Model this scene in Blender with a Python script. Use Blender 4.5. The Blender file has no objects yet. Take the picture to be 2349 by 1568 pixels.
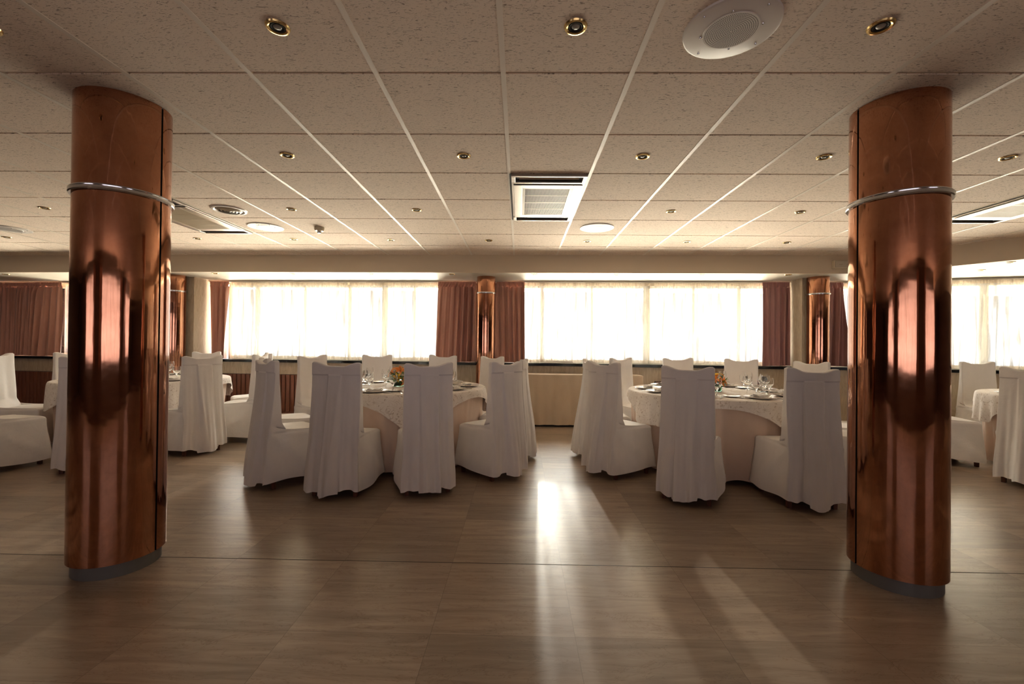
import bpy, math, random
from mathutils import Vector, Matrix
C = bpy.context.scene
COL = C.collection
R = math.radians
PI = math.pi
rnd = random.Random(7)

# ------------------------------------------------------------------ camera, world, light, exposure
HC = 1.205                       # eye height
CEIL = HC + 1.272                # tile ceiling
SOF = HC + 1.02                  # dropped soffit by the windows
cam_d = bpy.data.cameras.new('camera'); cam = bpy.data.objects.new('camera', cam_d); COL.objects.link(cam)
cam_d.sensor_fit = 'HORIZONTAL'; cam_d.sensor_width = 36.0; cam_d.lens = 36.0 * 1008.3 / 2349.0
cam_d.clip_start = 0.02; cam_d.clip_end = 200
yaw, pitch, roll = -0.0171, 0.0067, 0.0108
fw = Vector((math.sin(yaw) * math.cos(pitch), math.cos(yaw) * math.cos(pitch), math.sin(pitch)))
r0 = Vector((math.cos(yaw), -math.sin(yaw), 0)); u0 = r0.cross(fw)
rr = math.cos(roll) * r0 + math.sin(roll) * u0
uu = -math.sin(roll) * r0 + math.cos(roll) * u0
m = Matrix((rr, uu, -fw)).transposed().to_4x4(); m.translation = Vector((0, 0, HC))
cam.matrix_world = m
C.camera = cam

w = bpy.data.worlds.new('sky'); C.world = w; w.use_nodes = True
nt = w.node_tree; nt.nodes.clear()
out = nt.nodes.new('ShaderNodeOutputWorld'); bg = nt.nodes.new('ShaderNodeBackground')
tc = nt.nodes.new('ShaderNodeTexCoord'); sep = nt.nodes.new('ShaderNodeSeparateXYZ')
mp = nt.nodes.new('ShaderNodeMapRange'); cr = nt.nodes.new('ShaderNodeValToRGB')
nt.links.new(tc.outputs['Generated'], sep.inputs[0]); nt.links.new(sep.outputs['Y'], mp.inputs['Value'])
mp.inputs['From Min'].default_value = -1; mp.inputs['From Max'].default_value = 1
nt.links.new(mp.outputs[0], cr.inputs[0])
cr.color_ramp.elements[0].position = 0.25; cr.color_ramp.elements[0].color = (0.11, 0.105, 0.125, 1)
cr.color_ramp.elements[1].position = 0.75; cr.color_ramp.elements[1].color = (1.0, 0.95, 0.88, 1)
# gradient shaped to light the room: bright above, glow added below, dim along horizon
ev = nt.nodes.new('ShaderNodeMapRange'); nt.links.new(sep.outputs['Z'], ev.inputs['Value'])
ev.inputs['From Min'].default_value = -1; ev.inputs['From Max'].default_value = 1
el = nt.nodes.new('ShaderNodeValToRGB'); nt.links.new(ev.outputs[0], el.inputs[0])
ee = el.color_ramp.elements
ee[0].position = 0.36; ee[0].color = (1.0, 0.89, 0.76, 1)
ee[1].position = 0.76; ee[1].color = (0.98, 0.97, 0.97, 1)
for p_, c_ in ((0.45, (0.034, 0.035, 0.038)), (0.60, (0.036, 0.038, 0.042))):
    e_ = ee.new(p_); e_.color = (*c_, 1)
mu = nt.nodes.new('ShaderNodeMixRGB'); mu.blend_type = 'MULTIPLY'; mu.inputs[0].default_value = 1
nt.links.new(cr.outputs[0], mu.inputs[1]); nt.links.new(el.outputs[0], mu.inputs[2])
# added fill light: glow band low behind the camera, for the chair backs
hb = nt.nodes.new('ShaderNodeValToRGB'); nt.links.new(ev.outputs[0], hb.inputs[0]); he = hb.color_ramp.elements
he[0].position = 0.42; he[0].color = (0, 0, 0, 1); he[1].position = 0.60; he[1].color = (0, 0, 0, 1)
e_ = he.new(0.50); e_.color = (0.076, 0.069, 0.077, 1)
inv = nt.nodes.new('ShaderNodeMapRange'); nt.links.new(sep.outputs['Y'], inv.inputs['Value'])
inv.inputs['From Min'].default_value = 0.2; inv.inputs['From Max'].default_value = -0.4
hm = nt.nodes.new('ShaderNodeMixRGB'); hm.blend_type = 'ADD'
nt.links.new(inv.outputs[0], hm.inputs[0]); nt.links.new(mu.outputs[0], hm.inputs[1]); nt.links.new(hb.outputs[0], hm.inputs[2])
nt.links.new(hm.outputs[0], bg.inputs['Color']); nt.links.new(bg.outputs[0], out.inputs['Surface'])
bg.inputs['Strength'].default_value = 13.6

sd = bpy.data.lights.new('sun', 'SUN'); sun = bpy.data.objects.new('sun', sd); COL.objects.link(sun)
sd.energy = 0.75; sd.color = (1.0, 0.90, 0.80); sd.angle = R(1.3)
SE = R(17.0)
sun.rotation_euler = Vector((0, math.cos(SE), math.sin(SE))).to_track_quat('Z', 'Y').to_euler()
sun.location = (0, 12, 5)

C.view_settings.view_transform = 'Standard'; C.view_settings.look = 'None'
C.view_settings.gamma = 1.0; C.view_settings.use_curve_mapping = False
C.view_settings.exposure = 1.98
C.cycles.max_bounces = 12; C.cycles.diffuse_bounces = 8; C.cycles.glossy_bounces = 5
C.cycles.transmission_bounces = 10; C.cycles.transparent_max_bounces = 16
C.cycles.caustics_reflective = False; C.cycles.caustics_refractive = False
C.cycles.sample_clamp_indirect = 6.0
C.cycles.use_denoising = True

for i_, (px0, px1, py, a_) in enumerate([(-4.95, -0.72, 7.40, -0.047), (-0.30, 4.10, 7.20, -0.047), (-11.3, -5.5, 7.95, -0.11), (4.5, 9.8, 6.55, -0.27),
                                     (-7.4, -4.2, -3.65, None), (-2.4, 2.4, -3.65, None), (4.2, 7.4, -3.65, None)]):
    ld = bpy.data.lights.new('daylight_portal', 'AREA'); lo = bpy.data.objects.new('daylight_portal', ld); COL.objects.link(lo)
    ld.shape = 'RECTANGLE'; ld.size = px1 - px0; ld.size_y = 1.35; ld.cycles.is_portal = True
    lo.location = ((px0 + px1) / 2, py, 1.56)
    lo.rotation_euler = (R(-90), 0, math.atan(a_)) if a_ is not None else (R(90), 0, 0)

# ------------------------------------------------------------------ materials
def mat(name, col, rough=0.6, metal=0.0, **kw):
    M = bpy.data.materials.new(name); M.use_nodes = True
    b = M.node_tree.nodes['Principled BSDF']
    b.inputs['Base Color'].default_value = (*col, 1); b.inputs['Roughness'].default_value = rough
    b.inputs['Metallic'].default_value = metal
    for k, v in kw.items():
        k = k.replace('_', ' ')
        if k in b.inputs: b.inputs[k].default_value = v
    return M
def N(M, t, **kw):
    n = M.node_tree.nodes.new('ShaderNode' + t)
    for k, v in kw.items():
        if k in n.inputs: n.inputs[k].default_value = v
        else: setattr(n, k, v)
    return n
def L(M, a, b): M.node_tree.links.new(a, b)
def coords(M, scale=(1, 1, 1), loc=(0, 0, 0), kind='Object'):
    t = N(M, 'TexCoord'); p = N(M, 'Mapping'); L(M, t.outputs[kind], p.inputs['Vector'])
    p.inputs['Scale'].default_value = scale; p.inputs['Location'].default_value = loc
    return p.outputs['Vector']
def ramp(M, src, stops):
    r = N(M, 'ValToRGB'); L(M, src, r.inputs[0]); e = r.color_ramp.elements
    e[0].position, e[0].color = stops[0][0], (*stops[0][1], 1)
    e[1].position, e[1].color = stops[-1][0], (*stops[-1][1], 1)
    for p, c in stops[1:-1]:
        x = e.new(p); x.color = (*c, 1)
    return r.outputs['Color']
def bump(M, src, strength=0.2, dist=0.01):
    b = N(M, 'Bump'); b.inputs['Strength'].default_value = strength; b.inputs['Distance'].default_value = dist
    L(M, src, b.inputs['Height']); L(M, b.outputs[0], M.node_tree.nodes['Principled BSDF'].inputs['Normal'])
def noise(M, vec, scale=5, detail=3, rough=0.5, dist=0.0):
    n = N(M, 'TexNoise'); L(M, vec, n.inputs['Vector'])
    n.inputs['Scale'].default_value = scale; n.inputs['Detail'].default_value = detail
    n.inputs['Roughness'].default_value = rough; n.inputs['Distortion'].default_value = dist
    return n.outputs['Fac']
def tint(M, src, c1, c2, lo=0.3, hi=0.7):
    L(M, ramp(M, src, [(lo, c1), (hi, c2)]), M.node_tree.nodes['Principled BSDF'].inputs['Base Color'])

# floor: polished cross-cut stone, tiles 60 x 30 cm
M_floor = mat('polished_stone_floor', (0.3, 0.2, 0.14), 0.16)
def _floor():
    M = M_floor; b = M.node_tree.nodes['Principled BSDF']
    v = coords(M, loc=(0.357 + 30.0, -2.43 + 30.0, 0.37))
    br = N(M, 'TexBrick', offset=0.0, squash=1.0)
    L(M, v, br.inputs['Vector'])
    br.inputs['Color1'].default_value = (0, 0, 0, 1); br.inputs['Color2'].default_value = (1, 1, 1, 1)
    br.inputs['Mortar'].default_value = (0.5, 0.5, 0.5, 1); br.inputs['Scale'].default_value = 1.0
    br.inputs['Mortar Size'].default_value = 0.0009; br.inputs['Mortar Smooth'].default_value = 0.3
    br.inputs['Brick Width'].default_value = 0.6; br.inputs['Row Height'].default_value = 0.3
    # per-tile tone and shift of the grain
    dv = N(M, 'VectorMath', operation='DIVIDE'); L(M, v, dv.inputs[0]); dv.inputs[1].default_value = (0.6, 0.3, 1)
    fl_ = N(M, 'VectorMath', operation='FLOOR'); L(M, dv.outputs[0], fl_.inputs[0])
    cz = N(M, 'VectorMath', operation='MULTIPLY'); L(M, fl_.outputs[0], cz.inputs[0]); cz.inputs[1].default_value = (1, 1, 0)
    wn = N(M, 'TexWhiteNoise', noise_dimensions='2D'); L(M, cz.outputs[0], wn.inputs['Vector'])
    add = N(M, 'VectorMath', operation='MULTIPLY_ADD')
    L(M, wn.outputs['Value'], add.inputs[0]); add.inputs[1].default_value = (7, 13, 0); L(M, v, add.inputs[2])
    mp2 = N(M, 'Mapping'); L(M, add.outputs[0], mp2.inputs['Vector']); mp2.inputs['Scale'].default_value = (0.9, 9, 1)
    g = noise(M, mp2.outputs[0], 2.2, 6, 0.62, 0.9)
    mp3 = N(M, 'Mapping'); L(M, add.outputs[0], mp3.inputs['Vector']); mp3.inputs['Scale'].default_value = (1.3, 5, 1)
    vein = noise(M, mp3.outputs[0], 1.4, 5, 0.7, 1.4)
    base = ramp(M, g, [(0.25, (0.235, 0.180, 0.132)), (0.5, (0.35, 0.272, 0.204)), (0.75, (0.45, 0.36, 0.27))])
    tone = N(M, 'MixRGB', blend_type='MULTIPLY'); tone.inputs[0].default_value = 1.0
    tr = ramp(M, wn.outputs['Value'], [(0.0, (0.74, 0.72, 0.70)), (1.0, (1.04, 1.02, 1.0))])
    L(M, base, tone.inputs[1]); L(M, tr, tone.inputs[2])
    vr = ramp(M, vein, [(0.488, (1, 1, 1)), (0.499, (0.62, 0.55, 0.5)), (0.510, (1, 1, 1))])
    t2 = N(M, 'MixRGB', blend_type='MULTIPLY'); t2.inputs[0].default_value = 0.7
    L(M, tone.outputs[0], t2.inputs[1]); L(M, vr, t2.inputs[2])
    mx = N(M, 'MixRGB'); L(M, br.outputs['Fac'], mx.inputs[0]); L(M, t2.outputs[0], mx.inputs[1])
    mx.inputs[2].default_value = (0.13, 0.095, 0.07, 1)
    L(M, mx.outputs[0], b.inputs['Base Color'])
    rn = noise(M, coords(M, (1, 1, 1), (0, 0, 0.37)), 3.0, 6, 0.7)
    mr = N(M, 'MapRange'); L(M, rn, mr.inputs['Value'])
    mr.inputs['To Min'].default_value = 0.280; mr.inputs['To Max'].default_value = 0.34
    L(M, mr.outputs[0], b.inputs['Roughness'])
    w2 = noise(M, coords(M, (1, 1, 1), (0, 0, 0.37)), 9.0, 2, 0.5)
    bump(M, w2, 0.06, 0.01)
_floor()
M_joint = mat('dark_floor_joint', (0.05, 0.035, 0.025), 0.6)

# mineral-fibre ceiling tile with worm-shaped fissures
M_tile = mat('fissured_ceiling_tile', (0.62, 0.52, 0.44), 0.85)
def _tile():
    M = M_tile; b = M.node_tree.nodes['Principled BSDF']
    v = coords(M, (21, 78, 0.1), (0, 0, 0.4))
    n1 = noise(M, v, 1.5, 3, 0.55, 1.3)
    v2 = coords(M, (50, 130, 0.1), loc=(3, 7, 0.4)); n2 = noise(M, v2, 1.3, 1, 0.5, 0.6)
    a = ramp(M, n1, [(0.35, (0.46, 0.43, 0.40)), (0.385, (1, 1, 1))])
    c = ramp(M, n2, [(0.34, (0.72, 0.69, 0.66)), (0.40, (1, 1, 1))])
    m1 = N(M, 'MixRGB', blend_type='MULTIPLY'); m1.inputs[0].default_value = 1
    L(M, a, m1.inputs[1]); L(M, c, m1.inputs[2])
    m2 = N(M, 'MixRGB', blend_type='MULTIPLY'); m2.inputs[0].default_value = 1
    m2.inputs[1].default_value = (0.80, 0.68, 0.575, 1); L(M, m1.outputs[0], m2.inputs[2])
    L(M, m2.outputs[0], b.inputs['Base Color'])
    bump(M, m1.outputs[0], 0.5, 0.003)
_tile()
M_tbar = mat('painted_metal_ceiling_bar', (0.76, 0.68, 0.59), 0.38)
M_plaster = mat('cream_painted_plaster', (0.66, 0.56, 0.42), 0.7)
bump(M_plaster, noise(M_plaster, coords(M_plaster), 60, 3), 0.05, 0.004)
M_lowc = mat('white_painted_soffit', (0.64, 0.585, 0.49), 0.55)
bump(M_lowc, noise(M_lowc, coords(M_lowc), 60, 3), 0.05, 0.004)
def stone_panel(name, c1, c2, sc=(6, 6, 1.2)):
    M = mat(name, c1, 0.45)
    tint(M, noise(M, coords(M, sc), 3.2, 7, 0.62, 1.6), c1, c2, 0.3, 0.72)
    return M
M_trav = stone_panel('veined_cream_wall_panel', (0.40, 0.31, 0.21), (0.60, 0.50, 0.37))
M_wallb = mat('brown_painted_wall', (0.15, 0.11, 0.085), 0.8)
bump(M_wallb, noise(M_wallb, coords(M_wallb), 40, 3), 0.08, 0.004)
M_sill = mat('black_polished_stone', (0.012, 0.012, 0.013), 0.12)
M_slat = mat('reddish_brown_wooden_slats', (0.17, 0.055, 0.032), 0.45)
tint(M_slat, noise(M_slat, coords(M_slat, (30, 30, 2)), 2, 4), (0.15, 0.05, 0.03), (0.235, 0.088, 0.05))
M_frame = mat('cream_window_frame', (0.50, 0.45, 0.36), 0.4)
M_black = mat('matt_black', (0.012, 0.011, 0.010), 0.7)
M_chrome = mat('chrome', (0.62, 0.63, 0.65), 0.12, 1.0)
M_brass = mat('polished_brass', (0.78, 0.58, 0.26), 0.22, 1.0)
M_bulb = mat('frosted_lamp_lens', (0.35, 0.33, 0.28), 0.15)
M_steel = mat('brushed_aluminium', (0.50, 0.46, 0.41), 0.34, 1.0)
bump(M_steel, noise(M_steel, coords(M_steel, (2, 120, 2)), 3, 2), 0.08, 0.002)
M_gr = mat('cream_plastic_grille', (0.46, 0.38, 0.27), 0.35)
M_spk = mat('white_painted_speaker_plate', (0.74, 0.70, 0.66), 0.3)
M_spkd = mat('grey_speaker_mesh', (0.42, 0.38, 0.34), 0.5)
M_plast = mat('cream_plastic', (0.60, 0.52, 0.38), 0.4)
M_plinth = mat('grey_metal_plinth', (0.20, 0.20, 0.195), 0.42, 0.4)

# copper cladding: polished sheet with slow vertical waves and a few dents
def copper(name, wave=0.5):
    M = mat(name, (0.80, 0.37, 0.205), 0.055, 1.0)
    b = M.node_tree.nodes['Principled BSDF']
    a = noise(M, coords(M, (9, 9, 0.35)), 1.6, 2, 0.5, 0.2)
    c = noise(M, coords(M, (40, 40, 0.5)), 1.5, 2, 0.5, 0.0)
    d = noise(M, coords(M, (3, 3, 3)), 2.2, 2, 0.5, 0.0)
    s1 = N(M, 'Math', operation='MULTIPLY_ADD'); L(M, c, s1.inputs[0]); s1.inputs[1].default_value = 0.10; L(M, a, s1.inputs[2])
    s2 = N(M, 'Math', operation='MULTIPLY_ADD'); L(M, d, s2.inputs[0]); s2.inputs[1].default_value = 0.5; L(M, s1.outputs[0], s2.inputs[2])
    bump(M, s2.outputs[0], wave, 0.01)
    n = noise(M, coords(M, (2, 2, 2)), 4, 6, 0.7)
    tint(M, n, (0.42, 0.19, 0.11), (0.54, 0.26, 0.155), 0.3, 0.7)
    mr = N(M, 'MapRange'); L(M, noise(M, coords(M, (5, 5, 5)), 5, 8, 0.75), mr.inputs['Value'])
    mr.inputs['To Min'].default_value = 0.03; mr.inputs['To Max'].default_value = 0.11
    L(M, mr.outputs[0], b.inputs['Roughness'])
    return M
M_copper = copper('polished_copper_sheet', 0.2)

def cloth(name, c1, c2, rough=0.9, weave=900, sheen=0.15):
    M = mat(name, c1, rough)
    b = M.node_tree.nodes['Principled BSDF']
    b.inputs['Sheen Weight'].default_value = sheen
    tint(M, noise(M, coords(M, (3, 3, 1.2)), 2.5, 4), c1, c2)
    n1 = noise(M, coords(M, (1, 1, 1)), 14, 4, 0.6, 0.8)
    n2 = noise(M, coords(M, (1, 1, 1)), weave, 1, 0.5)
    s = N(M, 'Math', operation='MULTIPLY_ADD'); L(M, n2, s.inputs[0]); s.inputs[1].default_value = 0.06; L(M, n1, s.inputs[2])
    bump(M, s.outputs[0], 0.35, 0.006)
    return M
M_cover = cloth('white_cotton_slipcover', (0.78, 0.755, 0.735), (0.85, 0.825, 0.80))
M_skirt = cloth('beige_pink_table_skirt', (0.68, 0.52, 0.42), (0.74, 0.58, 0.48), sheen=0.2)
M_side = cloth('beige_sideboard_cloth', (0.50, 0.385, 0.27), (0.55, 0.43, 0.31))
M_linen = cloth('white_folded_linen', (0.76, 0.72, 0.68), (0.82, 0.78, 0.74))
M_napk = cloth('white_napkin_linen', (0.68, 0.65, 0.62), (0.80, 0.77, 0.74))
M_wood = mat('dark_reddish_wood', (0.10, 0.035, 0.02), 0.35)
tint(M_wood, noise(M_wood, coords(M_wood, (20, 20, 2)), 2, 4), (0.075, 0.024, 0.014), (0.15, 0.05, 0.028))
M_top = mat('plywood_table_top', (0.35, 0.22, 0.12), 0.6)

# damask cloth with trailing vines
M_dam = mat('white_tablecloth_with_vine_pattern', (0.75, 0.70, 0.66), 0.75)
def _dam():
    M = M_dam; b = M.node_tree.nodes['Principled BSDF']
    uv = N(M, 'TexCoord').outputs['UV']
    mpg = N(M, 'Mapping'); L(M, uv, mpg.inputs['Vector']); mpg.inputs['Scale'].default_value = (1, 1, 1)
    v = mpg.outputs[0]
    n = noise(M, v, 7.5, 1.2, 0.5, 1.6)
    line = ramp(M, n, [(0.470, (0, 0, 0)), (0.482, (1, 1, 1)), (0.494, (0, 0, 0))])
    n3 = noise(M, v, 10.0, 1.0, 0.5, 2.4)
    line2 = ramp(M, n3, [(0.565, (0, 0, 0)), (0.578, (1, 1, 1)), (0.591, (0, 0, 0))])
    # leaves
    mp2 = N(M, 'Mapping'); L(M, v, mp2.inputs['Vector']); mp2.inputs['Scale'].default_value = (1, 2.1, 1)
    mp2.inputs['Rotation'].default_value = (0, 0, 0.7)
    vo = N(M, 'TexVoronoi'); L(M, mp2.outputs[0], vo.inputs['Vector']); vo.inputs['Scale'].default_value = 15
    lf = ramp(M, vo.outputs['Distance'], [(0.15, (1, 1, 1)), (0.19, (0, 0, 0))])
    mp3 = N(M, 'Mapping'); L(M, v, mp3.inputs['Vector']); mp3.inputs['Scale'].default_value = (2.0, 1, 1)
    mp3.inputs['Rotation'].default_value = (0, 0, -0.5)
    vo2 = N(M, 'TexVoronoi'); L(M, mp3.outputs[0], vo2.inputs['Vector']); vo2.inputs['Scale'].default_value = 13
    lf2 = ramp(M, vo2.outputs['Distance'], [(0.12, (1, 1, 1)), (0.16, (0, 0, 0))])
    acc = line
    for o in (line2, lf, lf2):
        mm = N(M, 'MixRGB', blend_type='LIGHTEN'); mm.inputs[0].default_value = 1
        L(M, acc, mm.inputs[1]); L(M, o, mm.inputs[2]); acc = mm.outputs[0]
    mx = N(M, 'MixRGB'); L(M, acc, mx.inputs[0])
    mx.inputs[1].default_value = (0.76, 0.705, 0.66, 1); mx.inputs[2].default_value = (0.50, 0.42, 0.36, 1)
    L(M, mx.outputs[0], b.inputs['Base Color'])
    bump(M, noise(M, v, 14, 3), 0.2, 0.004)
_dam()

def sheer(name, transp, trl, col, dcol):
    M = bpy.data.materials.new(name); M.use_nodes = True
    t = M.node_tree; t.nodes.clear()
    o = t.nodes.new('ShaderNodeOutputMaterial'); tr = t.nodes.new('ShaderNodeBsdfTransparent')
    tl = t.nodes.new('ShaderNodeBsdfTranslucent'); df = t.nodes.new('ShaderNodeBsdfDiffuse')
    m1 = t.nodes.new('ShaderNodeMixShader'); m2 = t.nodes.new('ShaderNodeMixShader')
    tl.inputs[0].default_value = (*col, 1); df.inputs[0].default_value = (*dcol, 1)
    m1.inputs[0].default_value = trl; t.links.new(df.outputs[0], m1.inputs[1]); t.links.new(tl.outputs[0], m1.inputs[2])
    # fold shading painted by noise: narrow gathered creases let less light through
    tcn = t.nodes.new('ShaderNodeTexCoord'); mpn = t.nodes.new('ShaderNodeMapping'); nn = t.nodes.new('ShaderNodeTexNoise')
    t.links.new(tcn.outputs['Object'], mpn.inputs[0]); mpn.inputs['Scale'].default_value = (11, 1, 0.45)
    t.links.new(mpn.outputs[0], nn.inputs['Vector']); nn.inputs['Scale'].default_value = 2.0; nn.inputs['Detail'].default_value = 4
    nn.inputs['Roughness'].default_value = 0.65; nn.inputs['Distortion'].default_value = 0.4
    mr = t.nodes.new('ShaderNodeMapRange'); t.links.new(nn.outputs['Fac'], mr.inputs['Value']); mr.interpolation_type = 'SMOOTHSTEP'
    mr.inputs['From Min'].default_value = 0.44; mr.inputs['From Max'].default_value = 0.66
    mr.inputs['To Min'].default_value = 1 - transp * 1.15; mr.inputs['To Max'].default_value = 1 - transp * 0.12
    mt = t.nodes.new('ShaderNodeMapRange'); t.links.new(nn.outputs['Fac'], mt.inputs['Value']); mt.interpolation_type = 'SMOOTHSTEP'
    mt.inputs['From Min'].default_value = 0.42; mt.inputs['From Max'].default_value = 0.68
    mt.inputs['To Min'].default_value = trl; mt.inputs['To Max'].default_value = trl * 0.4
    t.links.new(mt.outputs[0], m1.inputs[0])
    t.links.new(mr.outputs[0], m2.inputs[0]); t.links.new(tr.outputs[0], m2.inputs[1]); t.links.new(m1.outputs[0], m2.inputs[2])
    t.links.new(m2.outputs[0], o.inputs[0])
    return M
M_sheer = sheer('white_sheer_voile', 0.56, 0.13, (0.93, 0.95, 0.97), (0.9, 0.89, 0.87))
M_hem = sheer('doubled_voile_hem', 0.16, 0.10, (0.93, 0.80, 0.64), (0.85, 0.76, 0.64))
M_dr1 = cloth('terracotta_satin_drape', (0.46, 0.215, 0.15), (0.53, 0.255, 0.185), 0.5, 700, 0.4)
M_dr2 = cloth('dusty_mauve_satin_drape', (0.33, 0.155, 0.14), (0.38, 0.185, 0.17), 0.5, 700, 0.4)

def pane_mat():
    M = bpy.data.materials.new('clear_window_pane'); M.use_nodes = True
    t = M.node_tree; t.nodes.clear()
    o = t.nodes.new('ShaderNodeOutputMaterial'); tr = t.nodes.new('ShaderNodeBsdfTransparent'); g = t.nodes.new('ShaderNodeBsdfGlossy')
    g.inputs['Roughness'].default_value = 0.0; f = t.nodes.new('ShaderNodeFresnel'); f.inputs[0].default_value = 1.45
    mx = t.nodes.new('ShaderNodeMixShader'); t.links.new(f.outputs[0], mx.inputs[0]); t.links.new(tr.outputs[0], mx.inputs[1]); t.links.new(g.outputs[0], mx.inputs[2])
    tr.inputs[0].default_value = (0.93, 0.96, 0.95, 1); t.links.new(mx.outputs[0], o.inputs[0])
    return M
M_pane = pane_mat()
M_glass = mat('clear_drinking_glass', (1, 1, 1), 0.0, Transmission_Weight=1.0, IOR=1.45)
M_vglass = mat('green_tinted_glass', (0.55, 0.88, 0.70), 0.02, Transmission_Weight=1.0, IOR=1.45)
M_china = mat('white_glazed_china', (0.74, 0.71, 0.67), 0.12)
M_cut = mat('stainless_steel_cutlery', (0.72, 0.70, 0.67), 0.18, 1.0)
def petal_mat(name, c1, c2, sc=30):
    M = mat(name, c1, 0.45); t = M.node_tree; b = t.nodes['Principled BSDF']; o = t.nodes['Material Output']
    c = ramp(M, noise(M, coords(M), sc, 3), [(0.3, c1), (0.7, c2)]); L(M, c, b.inputs['Base Color'])
    tl = t.nodes.new('ShaderNodeBsdfTranslucent'); L(M, c, tl.inputs[0]); mx = t.nodes.new('ShaderNodeMixShader'); mx.inputs[0].default_value = 0.45
    L(M, b.outputs[0], mx.inputs[1]); L(M, tl.outputs[0], mx.inputs[2]); L(M, mx.outputs[0], o.inputs[0])
    return M
M_orange = petal_mat('orange_lily_petal', (0.92, 0.27, 0.05), (0.97, 0.42, 0.12))
M_yellow = petal_mat('yellow_petal', (0.93, 0.56, 0.05), (0.96, 0.66, 0.12))
M_whitef = petal_mat('white_petal', (0.86, 0.83, 0.76), (0.92, 0.90, 0.84))
M_leaf = petal_mat('dark_green_leaf', (0.05, 0.14, 0.03), (0.14, 0.28, 0.07), 25)
M_pap = mat('card_pale_print', (0.62, 0.60, 0.55), 0.6)

# ------------------------------------------------------------------ mesh helpers
class MB:
    def __init__(s): s.v = []; s.f = []; s.uv = None
    def add(s, v, f):
        o = len(s.v); s.v += [tuple(p) for p in v]; s.f += [tuple(i + o for i in q) for q in f]; return s
    def box(s, x0, x1, y0, y1, z0, z1, M=None):
        v = [Vector((x, y, z)) for z in (z0, z1) for y in (y0, y1) for x in (x0, x1)]
        if M: v = [M @ p for p in v]
        return s.add(v, [(0, 2, 3, 1), (4, 5, 7, 6), (0, 1, 5, 4), (2, 6, 7, 3), (0, 4, 6, 2), (1, 3, 7, 5)])
    def lathe(s, prof, n=32, M=None, arc=None):
        v = []; f = []; k = len(prof)
        a0, a1 = arc if arc else (0, 2 * PI); nn = n + 1 if arc else n
        for i in range(nn):
            a = a0 + (a1 - a0) * i / n
            for r, z in prof:
                p = Vector((r * math.cos(a), r * math.sin(a), z)); v.append(M @ p if M else p)
        for i in range(n):
            j = (i + 1) % nn if not arc else i + 1
            for q in range(k - 1): f.append((i * k + q, j * k + q, j * k + q + 1, i * k + q + 1))
        return s.add(v, f)
    def disc(s, r, z, n=24, M=None, cx=0, cy=0, up=True):
        v = [Vector((cx + r * math.cos(2 * PI * i / n), cy + r * math.sin(2 * PI * i / n), z)) for i in range(n)]
        if M: v = [M @ p for p in v]
        return s.add(v, [tuple(range(n)) if up else tuple(range(n - 1, -1, -1))])
    def grid(s, nu, nv, fn, close=False):
        v = [fn(i / (nu if close else nu - 1), j / (nv - 1)) for i in range(nu) for j in range(nv)]
        f = []
        for i in range(nu if close else nu - 1):
            k = (i + 1) % nu
            for j in range(nv - 1): f.append((i * nv + j, k * nv + j, k * nv + j + 1, i * nv + j + 1))
        return s.add(v, f)
    def prism(s, poly, z0, z1):
        n = len(poly); v = [(x, y, z0) for x, y in poly] + [(x, y, z1) for x, y in poly]
        f = [tuple(range(n - 1, -1, -1)), tuple(range(n, 2 * n))] + [(i, (i + 1) % n, n + (i + 1) % n, n + i) for i in range(n)]
        return s.add(v, f)
    def mesh(s, name, smooth=False):
        me = bpy.data.meshes.new(name); me.from_pydata(s.v, [], s.f); me.validate()
        if smooth:
            for p in me.polygons: p.use_smooth = True
            if smooth != 'all':
                me.set_sharp_from_angle(angle=R(40))
        return me
    def obj(s, name, m, parent=None, smooth=False, bevel=0):
        o = bpy.data.objects.new(name, s.mesh(name, smooth)); COL.objects.link(o)
        o.data.materials.append(m)
        if parent: o.parent = parent
        if bevel:
            b = o.modifiers.new('bevel', 'BEVEL'); b.width = bevel; b.segments = 2; b.limit_method = 'ANGLE'
        return o
def tag(o, label, cat, group=None, kind=None):
    o['label'] = label; o['category'] = cat
    if group: o['group'] = group
    if kind: o['kind'] = kind
    return o
def thing(name, label, cat, loc=(0, 0, 0), rz=0, group=None):
    o = bpy.data.objects.new(name, None); COL.objects.link(o); o.empty_display_size = 0.1
    o.location = loc; o.rotation_euler = (0, 0, rz)
    return tag(o, label, cat, group)
def struct(o, label=None, cat=None):
    o['kind'] = 'structure'
    if label: o['label'] = label; o['category'] = cat
    return o
def dup(root, loc, rz, label, group=None):
    r = root.copy(); COL.objects.link(r); r.location = loc; r.rotation_euler = (0, 0, rz); r['label'] = label
    if group: r['group'] = group
    for ch in list(root.children):
        c = ch.copy(); COL.objects.link(c); c.parent = r
        for g in ch.children:
            d = g.copy(); COL.objects.link(d); d.parent = c
    return r
def ss(a, b, x):
    t = max(0, min(1, (x - a) / (b - a))); return t * t * (3 - 2 * t)
def lerp(a, b, t): return a + (b - a) * t

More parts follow.
